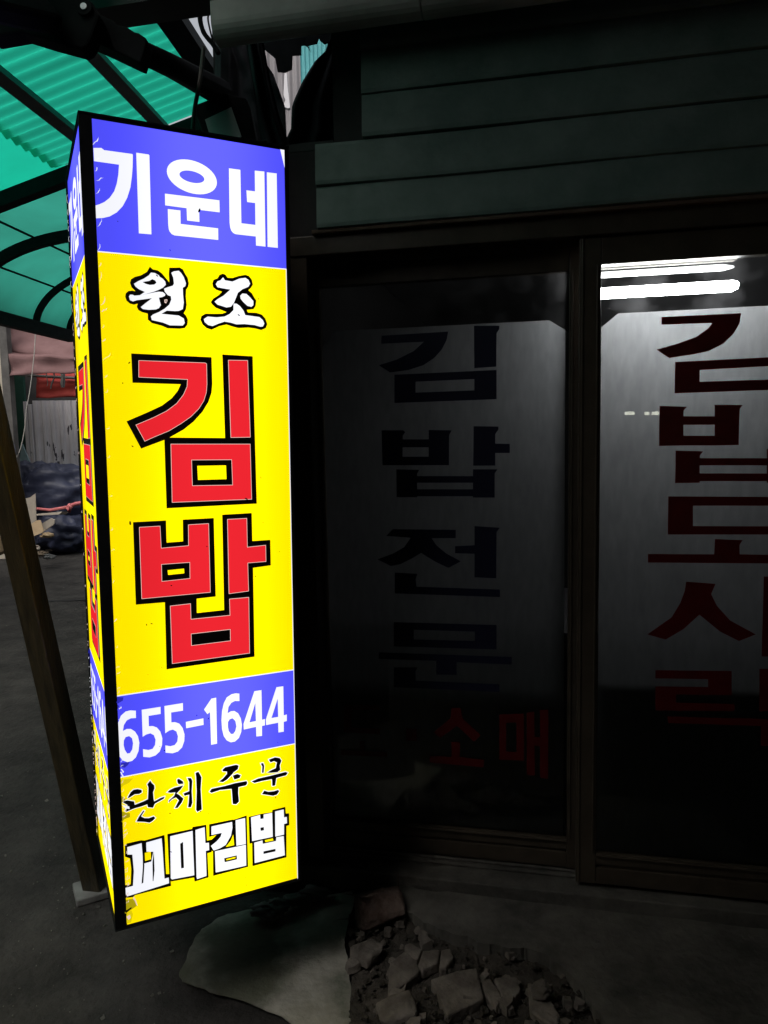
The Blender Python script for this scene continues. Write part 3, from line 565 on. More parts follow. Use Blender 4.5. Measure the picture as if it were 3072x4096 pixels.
# cladding: lapped ribs, each its own board
S_C = sx(1285, 800)[0]; S_C2 = sx(1462, 400)[0]
zc = [Z_CLAD + .118 * i for i in range(9)]
for i in range(8):
    s0 = S_C if i < 2 else S_C2
    b = MB(); z0, z1 = zc[i], zc[i + 1]
    prof = [(z0, .044), (z0 + .002, .051), (z0 + .012, .053), (z1 - .010, .046), (z1 - .002, .043), (z1 - .002, .0), (z0, .0)]
    n_ = 24; L = 4.6; rows = []
    for k in range(n_ + 1):
        s = s0 + L * k / n_; wv = .004 * noise.noise((s * 2.2, i * 3.1, 0)); wz = .004 * noise.noise((s * 1.6, i * 5.7, 3))
        rows.append([wp(s, z + wz, o + (wv if o > .001 else 0)) for z, o in prof + prof[:1]])
    b.grid(rows); b.poly(rows[0][:-1]); b.poly(rows[-1][:-1])
    SHP(b, 'cladding_board', M['clad'])
b = wbox(S_C - .02, S_C + 4.6, Z_CLAD - .012, Z_CLAD - .001, -.02, .045); SHP(b, 'drip_edge', M['clad_edge'], bevel=.002)
# body of the building behind the front: walls, ceiling, floor
s_a, s_b = S_L - .02, S_R + 2.6
b = wbox(S_R + .056, s_b, .03, Z_CLAD - .014, -.14, .0); SHP(b, 'wall', M['darkwall'])
b = wbox(s_a, S_C2, Z_CLAD - .01, Z_CLAD + .236, -.14, -.002); SHP(b, 'wall', M['darkwall'])
b = wbox(S_C2 + .001, s_b, Z_CLAD - .01, 3.25, -.14, -.002); SHP(b, 'wall', M['darkwall'])
b = wbox(S_C2 - .10, S_C2, Z_CLAD + .237, 3.25, -3.6, -.01); SHP(b, 'wall', M['darkwall'])
b = wbox(s_a - .14, S_C2 - .101, Z_CLAD + .237, Z_CLAD + .26, -3.6, .0); SHP(b, 'low_roof', M['roof'])
b = wbox(s_a - .14, s_a - .002, 0, Z_CLAD + .236, -3.6, .02); SHP(b, 'wall', M['darkwall'])
b = wbox(s_b, s_b + .12, 0, 3.25, -3.6, .0); SHP(b, 'wall', M['darkwall'])
b = wbox(s_a, s_b, 0, 3.25, -3.6, -3.5); SHP(b, 'wall', M['inwall'])
Z_CEIL = 2.16
b = wbox(s_a, s_b, Z_CEIL, Z_CEIL + .05, -3.498, -.142); SHP(b, 'ceiling', M['inceil'])
b = wbox(s_a, s_b, -.02, .03, -3.498, -.142); SHP(b, 'interior_floor', M['infloor'])
b = wbox(S_C2 - .10, s_b + .12, 3.252, 3.30, -3.6, .35); SHP(b, 'roof', M['roof'])
# post at the corner of the shop, behind the sign
b = MB(); b.bar(wp(S_L - .09, 0, .02), wp(S_L - .09, 2.3, .02), .10, .10, N_OUT); SHP(b, 'corner_post', M['black'], bevel=.004)
_cpw = wp(S_L - .09, 0, .07)
for zz in (.35, 1.45):               # arms that carry the sign
    q1 = smat @ Vector((SW * .8, SD + .001, zz)); q2 = Vector((_cpw.x, _cpw.y, q1.z)); b = MB(); b.bar(q1, q2, .03, .04)
    o = b.build('bracket_arm', M['black'], bevel=.002); put(o, sign)
# eave gutter in front of the cladding
gp = at(1300, 55, 2.0); gd = (gp - WP).dot(N_OUT); sg, zg = wl(gp)
b = MB(); r_ = .045; n_ = 12; s0 = sx(872, 130, gd)[0]
sj = sx(1690, 10, gd)[0]
for a_, c_, rr in ((s0, sj - .002, r_), (sj + .002, s0 + 4.5, r_ * 1.02)):
    rows = []
    for s in (a_, (a_ + c_) / 2, c_):
        rows.append([wp(s, zg + rr * math.sin(t), gd + rr * math.cos(t)) for t in [math.pi + math.pi * k / n_ for k in range(n_ + 1)]] + [wp(s, zg + .05, gd + rr), wp(s, zg + .05, gd + rr - .006), wp(s, zg + .01, gd - rr)])
    b.grid([r0 + r0[:1] for r0 in rows]); b.poly(rows[0]); b.poly(rows[-1])
SHP(b, 'eave_gutter', M['galv'], smooth=False)
b = wbox(s0 + .1, s0 + 4.5, zg + .06, zg + .09, 0.0, gd + .06); SHP(b, 'soffit', M['roof'])

b = wbox(s0 - .55, s0 + .099, zg + .072, zg + .12, gd - .06, gd + .05); SHP(b, 'eave_board', M['roof'])

# fluorescent lamp in the shop
LO = -.20
tz = zs(2650, 1160, LO); ta, tb = sx(2345, 1175, LO)[0], sx(2925, 1160, LO)[0]
fl = thing('fluorescent_lamp', wp((ta + tb) / 2, tz, LO), 'bright white tube lamp behind the clear top of the right door', 'lamp')
def FLP(b, nm, m, **k): o = b.build(nm, m, **k); put(o, fl); return o
b = MB(); b.tube([wp(ta, tz, LO), wp(ta + .01, tz, LO), wp(tb, tz, LO), wp(tb + .012, tz + .004, LO), wp(tb + .018, tz + .009, LO)], [.015, .0165, .0165, .0135, .005], 16); FLP(b, 'tube', lamp('tube_light', (1.0, .985, 1.0), 36), smooth=True)
t2 = zs(2650, 1085, LO - .02)
b = MB(); b.tube([wp(ta, t2, LO - .02), wp(tb - .02, t2, LO - .02), wp(tb + .01, t2, LO - .02)], [.009, .0095, .003], 14); FLP(b, 'tube', lamp('dim_glow_bar', (1.0, .985, 1.0), 2.0), smooth=True)  # dim emissive bar above the main tube
b = wbox(ta - .03, tb + .02, t2 + .022, Z_CEIL - .001, LO - .06, LO + .02); FLP(b, 'housing', M['galv'], bevel=.004)
# counter just inside the doors
zk = zs(2300, 2500, -.2)
ct = thing('counter', wp((gl + grf) / 2, .03, -.5), 'dim counter standing inside behind the frosted doors', 'counter')
b = wbox(gl - .0, grf + .3, .032, zk - .041, -.75, -.20); put(b.build('cabinet', M['counter']), ct)
b = wbox(gl - .02, gr + .02, zk - .04, zk, -.78, -.098); wbox(gr + .1, grf + .32, zk - .04, zk, -.78, -.03, b); wbox(gr + .02, gr + .1, zk - .04, zk, -.78, -.098, b); put(b.build('worktop', M['counter']), ct)

# ------------------------------------------------------------------ green canopy over the alley
SLOPE = .30
D_SIDE = Vector((D_ALLEY.y, -D_ALLEY.x, 0)); D_SIDE = D_SIDE if D_SIDE.x > 0 else -D_SIDE
D_RAFT = (D_SIDE + UP * SLOPE).normalized()
_r = ray(870, 333); Q0 = CAM + _r * (1.60 / _r.z)
NC = D_ALLEY.cross(D_RAFT).normalized(); NC = NC if NC.z > 0 else -NC
def cp(px, py): return hit(px, py, Q0, NC)
def cl(p): q = p - Q0; return (q.dot(D_ALLEY), q.dot(D_RAFT))
def cw(s, t, o=0): return Q0 + D_ALLEY * s + D_RAFT * t + NC * o
s_far = cl(cp(200, 715))[0]; t_eave = cl(cp(150, 650))[1]; s_near = -2.6; t_wall = -.04
can = thing('green_canopy', cw(s_far, t_eave) * 1.0, 'lean-to canopy of green corrugated plastic on dark steel bars above the sign', 'canopy')
def CP(b, nm, m, **k): o = b.build(nm, m, **k); put(o, can); return o
CMAT = Matrix((D_ALLEY, D_RAFT, NC)).transposed().to_4x4(); CMAT.translation = Q0
PITCH = .076; b = MB(); rows = []; ns = int((s_far - s_near) / PITCH * 10)
for i in range(ns + 1):
    s = s_near + (s_far - s_near) * i / ns; h = .011 * math.sin(2 * math.pi * s / PITCH)
    rows.append([cw(s, t_eave + (t_wall - t_eave) * k / 6, .03 + h + .006 * noise.noise((s * 2, k * .15, 0))) for k in range(7)])
b.grid(rows); o = b.build('corrugated_sheet', M['canopy'], smooth=True, fix=False); o.data.transform(CMAT.inverted()); o.parent = can; o.matrix_basis = can.matrix_basis.inverted() @ CMAT
b = MB(); b.grid([[cw(s_near + (s_far + .05 - s_near) * i / 20, t_eave + .04 - .62 * k / 4, .055 - .012 * k) for k in range(5)] for i in range(21)]); CP(b, 'flat_sheet', M['canopy_flat'], smooth=True, fix=False)
for px, py, wd, tk in ((155, 425, .055, .035), (490, 342, .055, .035)):
    t = cl(cp(px, py))[1]; b = MB(); b.bar(cw(s_near, t), cw(s_far - .03, t), wd, tk, NC); CP(b, 'purlin', M['purlin'])
t = cl(cp(748, 140))[1]; b = MB(); b.bar(cw(s_near, t, -.05), cw(s_far + .3, t, -.05), .085, .09, NC); CP(b, 'wall_beam', M['black'])
b = MB(); b.bar(cw(s_far, t_eave - .62, -.02), cw(s_far, t_wall, -.02), .07, .07, NC); CP(b, 'rafter', M['black'])
b = MB(); b.bar(cw(s_near + .9, t_eave - .1, -.02), cw(s_near + .9, t_wall, -.02), .07, .06, NC); CP(b, 'rafter', M['black'])

# curved canopy farther down the alley
_r = ray(150, 1268); E0 = CAM + _r * (.95 / _r.z)
def bw(s, t, o=0):                # s along the alley, t along the curve (0 eave .. 1 crown .. 2 flat)
    rx, rz = .98, .50
    if t <= 1: a = t * math.pi / 2; x = rx * (1 - math.cos(a)); z = rz * math.sin(a)
    else: x = rx + (t - 1) * 1.4; z = rz
    a = min(t, 1) * math.pi / 2
    return E0 + D_ALLEY * s + D_SIDE * (x - .30) + UP * z + (D_SIDE * -math.cos(a) + UP * math.sin(a)) * o
cv = thing('curved_canopy', bw(0, 0), 'curved green plastic canopy on black arched ribs farther down the alley', 'canopy')
def CV(b, nm, m, **k): o = b.build(nm, m, **k); put(o, cv); return o
sA, sB = -1.75, 1.1
b = MB(); b.grid([[bw(sA + (sB - sA) * i / 16, 1.35 * k / 28, .03) for k in range(29)] for i in range(17)]); CV(b, 'curved_sheet', M['canopy_far'], smooth=True, fix=False)
def arch(s, wd, tk, nm='arch_rib'):
    b = MB(); rows = []
    for k in range(25):
        t = 1.35 * k / 24; rows.append([bw(s - wd / 2, t, .022), bw(s + wd / 2, t, .022), bw(s + wd / 2, t, .022 - tk), bw(s - wd / 2, t, .022 - tk), bw(s - wd / 2, t, .022)])
    b.grid(rows); b.poly(rows[0][:-1]); b.poly(rows[-1][:-1]); CV(b, nm, M['black'])
arch(-.42, .05, .075); arch(.50, .03, .05); arch(1.05, .03, .05)
for t in (.42, .72): b = MB(); b.tube([bw(sA, t, .022), bw(sB, t, .022)], .008, 6); CV(b, 'purlin', M['black'])
b = MB(); b.bar(bw(sA, 0, 0), bw(sB, 0, 0), .07, .10); CV(b, 'eave_rail', M['black'])

# ------------------------------------------------------------------ things above the sign
arm = thing('awning_arm', at(330, 30, 1.75), 'black folding awning arm with a steel rivet, overhead at top left', 'awning arm')
def AR(b, nm, m, **k): o = b.build(nm, m, **k); put(o, arm); return o
vd = w_dir((0, 0, 1)); e0 = at(335, 75, 1.75)
b = MB(); b.bar(at(-330, -60, 1.45), at(200, 60, 1.72), .085, .05, vd); AR(b, 'upper_arm', M['black'], bevel=.012)
b = MB(); b.prism([at(x, y, 1.73) for x, y in ((-40, 150), (90, 127), (190, 158), (325, 195), (350, 180), (362, 160), (400, 60), (370, 10), (320, -30), (200, -40), (-40, -30))], vd * .05); AR(b, 'elbow_bracket', M['black'], bevel=.006)
b = MB(); b.prism([at(x, y, 1.78) for x, y in ((340, 150), (395, 55), (450, 80), (470, 98), (505, 105), (540, 128), (556, 132), (586, 152), (586, 170), (562, 250), (545, 245), (420, 185))], vd * .05); AR(b, 'sleeve', M['black'], bevel=.006)
b = MB(); b.tube([at(560, 205, 1.82), at(680, 262, 2.02), at(880, 370, 2.35)], [.026, .030, .040], 10); AR(b, 'forearm', M['black'], smooth=True)
q = at(337, 30, 1.725); b = MB(); b.tube([q, q - vd * .006], .0075, 14); AR(b, 'rivet', M['rivet'])
b = MB(); b.tube([q + vd * .004, q - vd * .003], .018, 18); AR(b, 'rivet_collar', M['black'])

fld = thing('floodlight', at(900, 560, 2.3), 'small black floodlight with a grey glass face above the sign', 'floodlight')
def FD(b, nm, m, **k): o = b.build(nm, m, **k); put(o, fld); return o
DF = 2.3
hs_ = [at(x, y, DF) for x, y in ((768, 422), (900, 372), (985, 392), (1000, 430), (1040, 640), (850, 640))]
b = MB(); b.prism(hs_, vd * .07); FD(b, 'housing', M['black'], bevel=.006)
b = MB(); b.prism([at(x, y, DF - .006) for x, y in ((820, 478), (925, 428), (966, 545), (860, 610))], vd * .004); FD(b, 'glass_face', M['lens'])
b = MB(); b.bar(at(900, 400, DF + .04), at(905, 150, DF + .1), .025, .025, vd); FD(b, 'bracket', M['black'])

def cloth(rows, d, folds, amp, nx=26, ny=24, seed=0):
    """rows: (y, left, right) in photograph columns; gives a hanging folded sheet with real depth"""
    b = MB(); out = []
    for j in range(ny + 1):
        t = j / ny * (len(rows) - 1); i = min(int(t), len(rows) - 2); f = t - i
        y, l_, r_ = [rows[i][k] * (1 - f) + rows[i + 1][k] * f for k in range(3)]
        out.append([at(l_ + (r_ - l_) * k / nx, y, d + amp * math.sin(folds * math.pi * 2 * k / nx + seed) + amp * .8 * noise.noise((k * .22, j * .2, seed))) for k in range(nx + 1)])
    return b.grid(out)
tag(cloth([(22, 980, 1000), (90, 972, 1035), (170, 985, 1052), (330, 1010, 1080), (480, 1030, 1120), (640, 1060, 1180)], 2.25, 2.2, .02, seed=1).build('folded_tarp', M['tarp'], smooth=True, thick=.004, fix=False), 'dark narrow folded tarp hanging in front of the pale gutter', 'tarp')
tag(cloth([(150, 1322, 1375), (200, 1305, 1398), (245, 1262, 1432), (330, 1210, 1450), (420, 1170, 1462), (520, 1165, 1464), (640, 1100, 1466), (820, 1150, 1380)], 2.45, 3.0, .035, seed=4).build('peaked_tarp', M['tarp'], smooth=True, thick=.004, fix=False), 'dark tarp rising to a peak beside the cladding above the sign', 'tarp')
tag(cloth([(170, 862, 1010), (300, 862, 1095), (430, 862, 1140), (640, 850, 1150)], 2.62, 2.5, .02, seed=8).build('hanging_tarp', M['tarp'], smooth=True, thick=.004, fix=False), 'black tarp hanging behind the floodlight', 'tarp')
# ragged netting below the gutter
b = MB(); rg = random.Random(5); pts = [(868, 60), (1470, 60), (1470, 300)]; x = 1470; 
rag = [(1455, 270), (1440, 215), (1425, 195), (1412, 200), (1400, 180), (1388, 182), (1380, 150), (1345, 160), (1322, 150), (1318, 168), (1298, 174), (1280, 160), (1276, 150), (1268, 172), (1240, 178), (1228, 182), (1242, 205), (1236, 188), (1218, 178), (1205, 180), (1205, 218), (1170, 220), (1168, 275), (1140, 288), (1110, 285), (1100, 230), (1040, 180), (868, 170)]
b.prism([at(px, py, 2.42) for px, py in pts + rag], vd * .006); tag(orig(b.build('torn_netting', M['tarp']), at(1200, 100, 2.42)), 'black torn netting with a ragged lower edge under the gutter', 'netting')
# cables near the white gap
def cable(name, pts, rad, m, label, cat='cable'):
    P = [Vector(p) for p in pts]; out = []
    for i in range(len(P) - 1):
        p0, p1, p2, p3 = P[max(i - 1, 0)], P[i], P[i + 1], P[min(i + 2, len(P) - 1)]
        for k in range(6):
            t = k / 6; out.append(.5 * ((2 * p1) + (p2 - p0) * t + (2 * p0 - 5 * p1 + 4 * p2 - p3) * t * t + (3 * p1 - p0 - 3 * p2 + p3) * t ** 3))
    out.append(P[-1]); b = MB(); b.tube(out, rad, 6); return tag(orig(b.build(name, m, smooth=True), P[0]), label, cat)
cable('cable', [at(x, y, 2.3) for x, y in ((812, 20), (800, 70), (815, 130), (850, 175), (875, 215))], .008, M['black'], 'thick black cable loop hanging across the bright gap')
cable('cable', [at(x, y, 2.32) for x, y in ((842, 30), (832, 70), (838, 110), (850, 160))], .003, M['black'], 'thin black cable inside the bright gap')
cable('cable', [at(x, y, 2.1) for x, y in ((815, 190), (800, 320), (778, 440), (770, 540))], .006, M['greypost'], 'dark cable dangling in front of the green canopy beside the floodlight')
b = MB(); b.bar(at(866, 20, 2.5), at(866, 700, 2.5), .05, .05, N_OUT); b = MB(); b.bar(at(885, -60, 2.7), Vector((*at(885, 300, 2.7).xy, 0)), .06, .06, N_OUT)
tag(orig(b.build('steel_post', M['black'], bevel=.003), Vector((*at(885, 300, 2.7).xy, 0))), 'black steel post standing behind the lit sign', 'post')

# ------------------------------------------------------------------ walls glimpsed through the gap
def corr_wall(name, m, a, c, z0, z1, pitch, amp, label, trap=False, thick=.02, cat='wall'):
    a, c = Vector(a), Vector(c); d = (c - a); L = d.length; d.normalize(); nrm = Vector((d.y, -d.x, 0)); b = MB(); n_ = max(8, int(L / pitch * 10)); cols = []
    for i in range(n_ + 1):
        s = L * i / n_; ph = (s / pitch) % 1
        h = amp * (math.sin(2 * math.pi * ph) if not trap else max(-1, min(1, 3.2 * math.sin(2 * math.pi * ph))))
        p = a + d * s + nrm * h; cols.append((p, p - nrm * thick))
    rows = [[Vector((p.x, p.y, z0)) for p, q in cols], [Vector((p.x, p.y, z1)) for p, q in cols]]
    b.grid(rows); b.grid([[Vector((q.x, q.y, z0)) for p, q in cols], [Vector((q.x, q.y, z1)) for p, q in cols]])
    o = b.build(name, m, fix=False); return tag(orig(o, Vector((a.x, a.y, z0))), label, cat)
def fl_(px, d): p = at(px, HOR(px), d); return Vector((p.x, p.y, 0))
corr_wall('corrugated_wall', M['greycorr'], fl_(1000, 5.4), fl_(1245, 5.4), 0, 4.4, .05, .008, 'grey corrugated wall glimpsed between the dark tarps above the sign')
corr_wall('corrugated_wall', M['teal'], fl_(1225, 6.0), fl_(1560, 6.0), 0, 5.0, .032, .008, 'pale teal corrugated wall glimpsed between the dark tarps above the sign')
b = MB(); b.prism([at(x, y, 4.9) for x, y in ((1138, 285), (1147, 290), (1152, 360), (1160, 430), (1152, 433), (1138, 428), (1136, 415), (1142, 400), (1134, 380))], vd * .03)
tag(orig(b.build('white_sheet', M['peel']), at(1145, 430, 4.9)), 'thin white strip of sheet metal beside the grey corrugated wall', 'metal sheet')

# ------------------------------------------------------------------ alley background
DB = 10.8
corr_wall('metal_fence', M['peel'], fl_(140, DB), fl_(1250, DB + 1.0), 0, at(200, 1602, DB).z, .115, .012, 'white ribbed metal fence with peeling paint at the end of the alley', trap=True, cat='fence')
# beige house on the left
b = MB(); p = fl_(28, 9.2); q = p - D_SIDE * 3.0
b.prism([p, q, q + (fl_(10, 13) - fl_(28, 9.2)), fl_(10, 13)], UP * 3.4); ho = b.build('beige_house', M['cream']); tag(orig(ho, p), 'beige plastered house corner at the left edge of the alley', 'building')
b = MB(); b.bar(fl_(50, 9.15), fl_(50, 9.15) + UP * 3.1, .10, .10, D_ALLEY); tag(orig(b.build('wooden_post', M['greypost'], bevel=.005), fl_(50, 9.15)), 'dark grey weathered post beside the beige house', 'post')
b = MB(); b.bar(fl_(85, 11.0), fl_(85, 11.0) + UP * 2.6, .22, .05, D_ALLEY); tag(orig(b.build('green_door', M['greenwall'], bevel=.004), fl_(85, 11.0)), 'narrow dark green door panel between post and white fence', 'door')
for px, w_, lab in ((113, .05, 'narrow white painted post left of the white fence'), (130, .05, 'slim pale post directly against the white fence')):
    b = MB(); b.bar(fl_(px, DB), fl_(px, DB) + UP * (1.98 if px > 120 else 2.02), w_, .05, D_ALLEY); tag(orig(b.build('white_post', M['peel'], bevel=.004), fl_(px, DB)), lab, 'post')
b = MB(); p0, p1 = fl_(-300, 12.6), fl_(2000, 13.4); b.bar(p0 + UP * 2.1, p1 + UP * 2.1, .2, 4.2); tag(orig(b.build('back_building', M['darkwall']), p0), 'dark building behind the white fence', 'building')
# faded pink awning
def sheet3(rows, amp, nx=30, ny=18, seed=0, fx=2.0):
    b = MB(); out = []
    for j in range(ny + 1):
        t = j / ny * (len(rows) - 1); i = min(int(t), len(rows) - 2); f = t - i; A = rows[i]; B2 = rows[i + 1]
        L = A[0].lerp(B2[0], f); Q = A[1].lerp(B2[1], f)
        out.append([L.lerp(Q, k / nx) + vd * (amp * noise.noise((k * fx / nx * 3, j * .22, seed)) + amp * .5 * math.sin(j * .9 + k * .15)) + UP * (amp * .5 * noise.noise((k * .15, j * .1, seed + 5))) for k in range(nx + 1)])
    return b.grid(out)
pa = thing('pink_awning', at(40, 1500, 9.0), 'faded pink cloth awning sagging below the curved canopy', 'awning')
b = sheet3([(at(40, 1290, 9.4), at(520, 1430, 9.4)), (at(38, 1400, 9.1), at(520, 1452, 9.2)), (at(38, 1418, 9.02), at(520, 1462, 9.15)), (at(40, 1500, 9.0), at(520, 1486, 9.1))], .05, seed=2); put(b.build('cloth', M['pink'], smooth=True, thick=.006, fix=False), pa)
b = MB(); b.tube([at(30, 1412, 9.12), at(520, 1458, 9.25)], .02, 8); put(b.build('front_bar', M['greypost']), pa)
b = MB(); b.tube([at(36, 1284, 9.45), at(520, 1426, 9.45)], .02, 8); put(b.build('rear_bar', M['galv']), pa)
ra = thing('red_awning', at(145, 1590, 10.2), 'dark red cloth valance with torn grey strips above the white fence', 'awning')
b = sheet3([(at(140, 1488, 10.3), at(520, 1500, 10.3)), (at(146, 1520, 10.2), at(520, 1526, 10.2)), (at(146, 1590, 10.2), at(520, 1588, 10.2))], .03, seed=6); put(b.build('cloth', M['red'], smooth=True, thick=.005, fix=False), ra)
b = MB(); b.tube([at(80, 1500, 10.15), at(520, 1524, 10.15)], .018, 8); put(b.build('bar', M['greypost']), ra)
for i, px in enumerate((184, 215, 250)):
    w_ = (2, 3, 9)[i]; b = cloth([(1488, px - w_, px + w_), (1510, px - w_ + 4, px + w_ + 2), (1535, px - w_ + (8, -9, 0)[i], px + w_ + (6, -8, 1)[i]), ((1545, 1556, 1550)[i], px + (2, -14, -5)[i], px + (5, -11, 8)[i])], 10.05, 1, .02, 4, 8, i); put(b.build('torn_strip', M['rag'], thick=.004, fix=False), ra)
cable('string', [at(x, y, 8.6) for x, y in ((143, 1312), (138, 1400), (130, 1480), (118, 1570), (105, 1640), (98, 1720), (80, 1800), (55, 1850))], .005, M['string'], 'pale string dangling from the curved canopy in front of the pink awning', 'string')
# leaning board and broom
b = MB(); b.prism([at(x, y, 10.3) for x, y in ((74, 1860), (88, 1775), (120, 1852), (118, 1900))], vd * .03); tag(orig(b.build('leaning_board', mat('teal_board', (.16, .24, .25), .7, (.24, .33, .34), 8)), at(90, 1880, 10.3)), 'grey-teal board leaning behind the tarp bundle', 'board')
br = thing('broom', at(48, 1880, 8.3), 'grey upturned broom head at the left beside the leaning prop', 'broom')
b = MB(); b.tube([at(x, y, 8.3) for x, y in ((46, 1822), (46, 1800), (44, 1780), (40, 1763))], [.048, .046, .036, .012], 12); put(b.build('bristles', M['broom'], smooth=True), br)
b = MB(); b.tube([at(46, 1815, 8.3), Vector((*at(48, 1900, 8.3).xy, .3))], .012, 8); put(b.build('handle', M['wood']), br)
# tarp bundle
def blob(c, r, seed, su=40, sv=26, fr=2.0, amp=.16, flat=0):
    b = MB(); rows = []
    for j in range(sv + 1):
        ph = math.pi * j / sv; row = []
        for i in range(su + 1):
            th = 2 * math.pi * (i % su) / su; d = Vector((math.sin(ph) * math.cos(th), math.sin(ph) * math.sin(th), math.cos(ph)))
            rd = 1 - amp * 1.6 * abs(noise.noise(d * fr + Vector((seed, 0, 0)))) + amp * noise.noise(d * fr * .6 + Vector((0, seed, 0))) - amp * .7 * abs(noise.noise(d * fr * 2.3 + Vector((0, 0, seed))))
            p = Vector((d.x * r[0] * rd, d.y * r[1] * rd, d.z * r[2] * rd)); 
            if flat and p.z < -flat: p.z = -flat
            row.append(Vector(c) + p)
        rows.append(row)
    return b.grid(rows)
tb_ = thing('tarp_bundle', Vector((*at(190, 2190, 9.9).xy, 0)), 'crumpled dark blue tarp bundle tied with pink rope in front of the white fence', 'tarp bundle')
c0 = at(205, 1985, 9.9)
b = blob(c0, (.68, .4, .50), 3.3, 64, 44, 1.8, .2); put(b.build('tarp', M['bluetarp'], smooth=True), tb_)
b = blob(at(255, 2125, 9.75), (.42, .35, .32), 9.1, 64, 44, 2.0, .24); put(b.build('lower_tarp', M['bluetarp'], smooth=True), tb_)
b = blob(at(112, 1950, 9.8), (.36, .3, .38), 5.2, 64, 44, 1.8, .2); put(b.build('tarp_fold', M['bluetarp'], smooth=True), tb_)
b = MB(); b.tube([at(140, 2034, 9.35), at(200, 2040, 9.32), at(270, 2028, 9.3)], .018, 8); b.tube([at(268, 2030, 9.3), at(300, 2016, 9.3), at(420, 1995, 9.35)], .024, 8)
b.tube([at(276, 2018, 9.26), at(284, 2030, 9.24), at(278, 2045, 9.24), at(272, 2032, 9.26)], .022, 8); put(b.build('rope', M['rope'], smooth=True), tb_)
# cardboard and boards
def slab(name, px, d, th, m, label, cat, off=None, group=None):
    b = MB(); b.prism([at(x, y, d if not isinstance(d, list) else d[i]) for i, (x, y) in enumerate(px)], off or vd * th); o = b.build(name, m)
    return tag(orig(o, at(sum(p[0] for p in px) / len(px), max(p[1] for p in px), d if not isinstance(d, list) else d[0])), label, cat, group)
slab('cardboard_flap', ((82, 1998), (120, 1990), (141, 1974), (145, 2085), (108, 2106), (96, 2100)), 8.6, .012, M['card2'], 'upright pale brown cardboard sheet in front of the tarp bundle', 'cardboard')
slab('flat_carton', ((106, 2106), (146, 2082), (160, 2080), (174, 2124), (166, 2132), (118, 2152)), [8.3, 8.5, 8.5, 8.25, 8.2, 8.1], .02, M['card'], 'yellowish flattened carton below the upright cardboard', 'carton')
slab('grey_plank', ((162, 2098), (205, 2072), (218, 2080), (216, 2096), (176, 2125)), 8.7, .02, M['card2'], 'grey splintered plank beside the yellowish carton', 'plank')
slab('carton', ((-60, 2150), (8, 2150), (20, 2188), (22, 2200), (-60, 2235)), 7.6, .2, M['card'], 'brown carton cut off at the left edge behind the prop', 'carton')
slab('flat_board', ((140, 2056), (250, 2046), (235, 2058), (145, 2062)), 9.1, .2, M['card2'], 'flat pale board lying under the pink rope', 'board')
slab('white_stick', ((180, 2198), (274, 2196), (276, 2203), (182, 2203)), 9.6, .04, M['card2'], 'long pale stick lying on the ground before the tarp bundle', 'stick')
for i, (x, y, d, lab) in enumerate(((135, 2190, 8.6, 'pale crumpled scrap below the yellowish carton'), (165, 2215, 8.5, 'brown scrap lying left of the long pale stick'), (195, 2226, 8.5, 'grey scrap lying below the long pale stick'), (190, 2140, 8.7, 'dark folded scrap right of the yellowish carton'))):
    p = at(x, y, d); b = blob(Vector((p.x, p.y, max(.03, p.z))), (.09, .07, .04), i * 2.7, 14, 8, amp=.4); tag(orig(b.build('scrap', [M['card2'], M['wood'], M['rag'], M['card']][i]), p), lab, 'scrap')
# neighbour wall along the alley beyond the shop corner (behind the sign)
b = wbox(s_a - .142 - .02, s_a - .142, 0, .01, 0, .01)

# ------------------------------------------------------------------ leaning prop in front
pf = ground(392, 3568); ptop = at(-190, 1000, 1.95); pa_, pb_ = pf, pf.lerp(ptop, 1.15)
pr = thing('leaning_prop', pf, 'square timber prop leaning from the ground at the left of the sign', 'prop')
b = MB(); b.bar(pa_ - (pb_ - pa_).normalized() * .01, pb_, .0625, .0625, Vector((.19, .98, 0))); put(b.build('timber', M['prop'], bevel=.004), pr)
b = MB(); b.box(pf + UP * .012, (.07, .055, .012), Matrix.Rotation(.5, 3, 'Z')); put(b.build('foot_plate', M['rag'], bevel=.004), pr)

# ------------------------------------------------------------------ ground pieces near the doors
# poured concrete pad
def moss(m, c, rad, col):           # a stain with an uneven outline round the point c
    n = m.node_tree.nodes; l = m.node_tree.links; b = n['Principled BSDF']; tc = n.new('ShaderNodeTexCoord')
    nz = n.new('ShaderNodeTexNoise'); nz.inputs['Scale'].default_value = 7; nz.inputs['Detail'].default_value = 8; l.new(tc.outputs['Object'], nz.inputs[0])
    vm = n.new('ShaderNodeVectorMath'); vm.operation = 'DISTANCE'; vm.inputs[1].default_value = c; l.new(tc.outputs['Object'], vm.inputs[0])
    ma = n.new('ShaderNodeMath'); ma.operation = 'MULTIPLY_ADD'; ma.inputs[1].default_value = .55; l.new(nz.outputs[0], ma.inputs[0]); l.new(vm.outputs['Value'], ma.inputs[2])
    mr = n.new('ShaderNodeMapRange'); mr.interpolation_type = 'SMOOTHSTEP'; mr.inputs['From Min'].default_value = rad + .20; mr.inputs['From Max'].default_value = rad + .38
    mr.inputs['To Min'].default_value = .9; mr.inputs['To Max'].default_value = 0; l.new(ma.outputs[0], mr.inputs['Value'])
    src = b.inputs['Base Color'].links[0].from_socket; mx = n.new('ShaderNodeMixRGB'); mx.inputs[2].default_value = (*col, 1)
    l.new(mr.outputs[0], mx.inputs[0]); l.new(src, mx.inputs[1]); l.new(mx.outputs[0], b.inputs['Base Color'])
moss(M['concrete'], ground(900, 3880), .16, (.06, .065, .04))
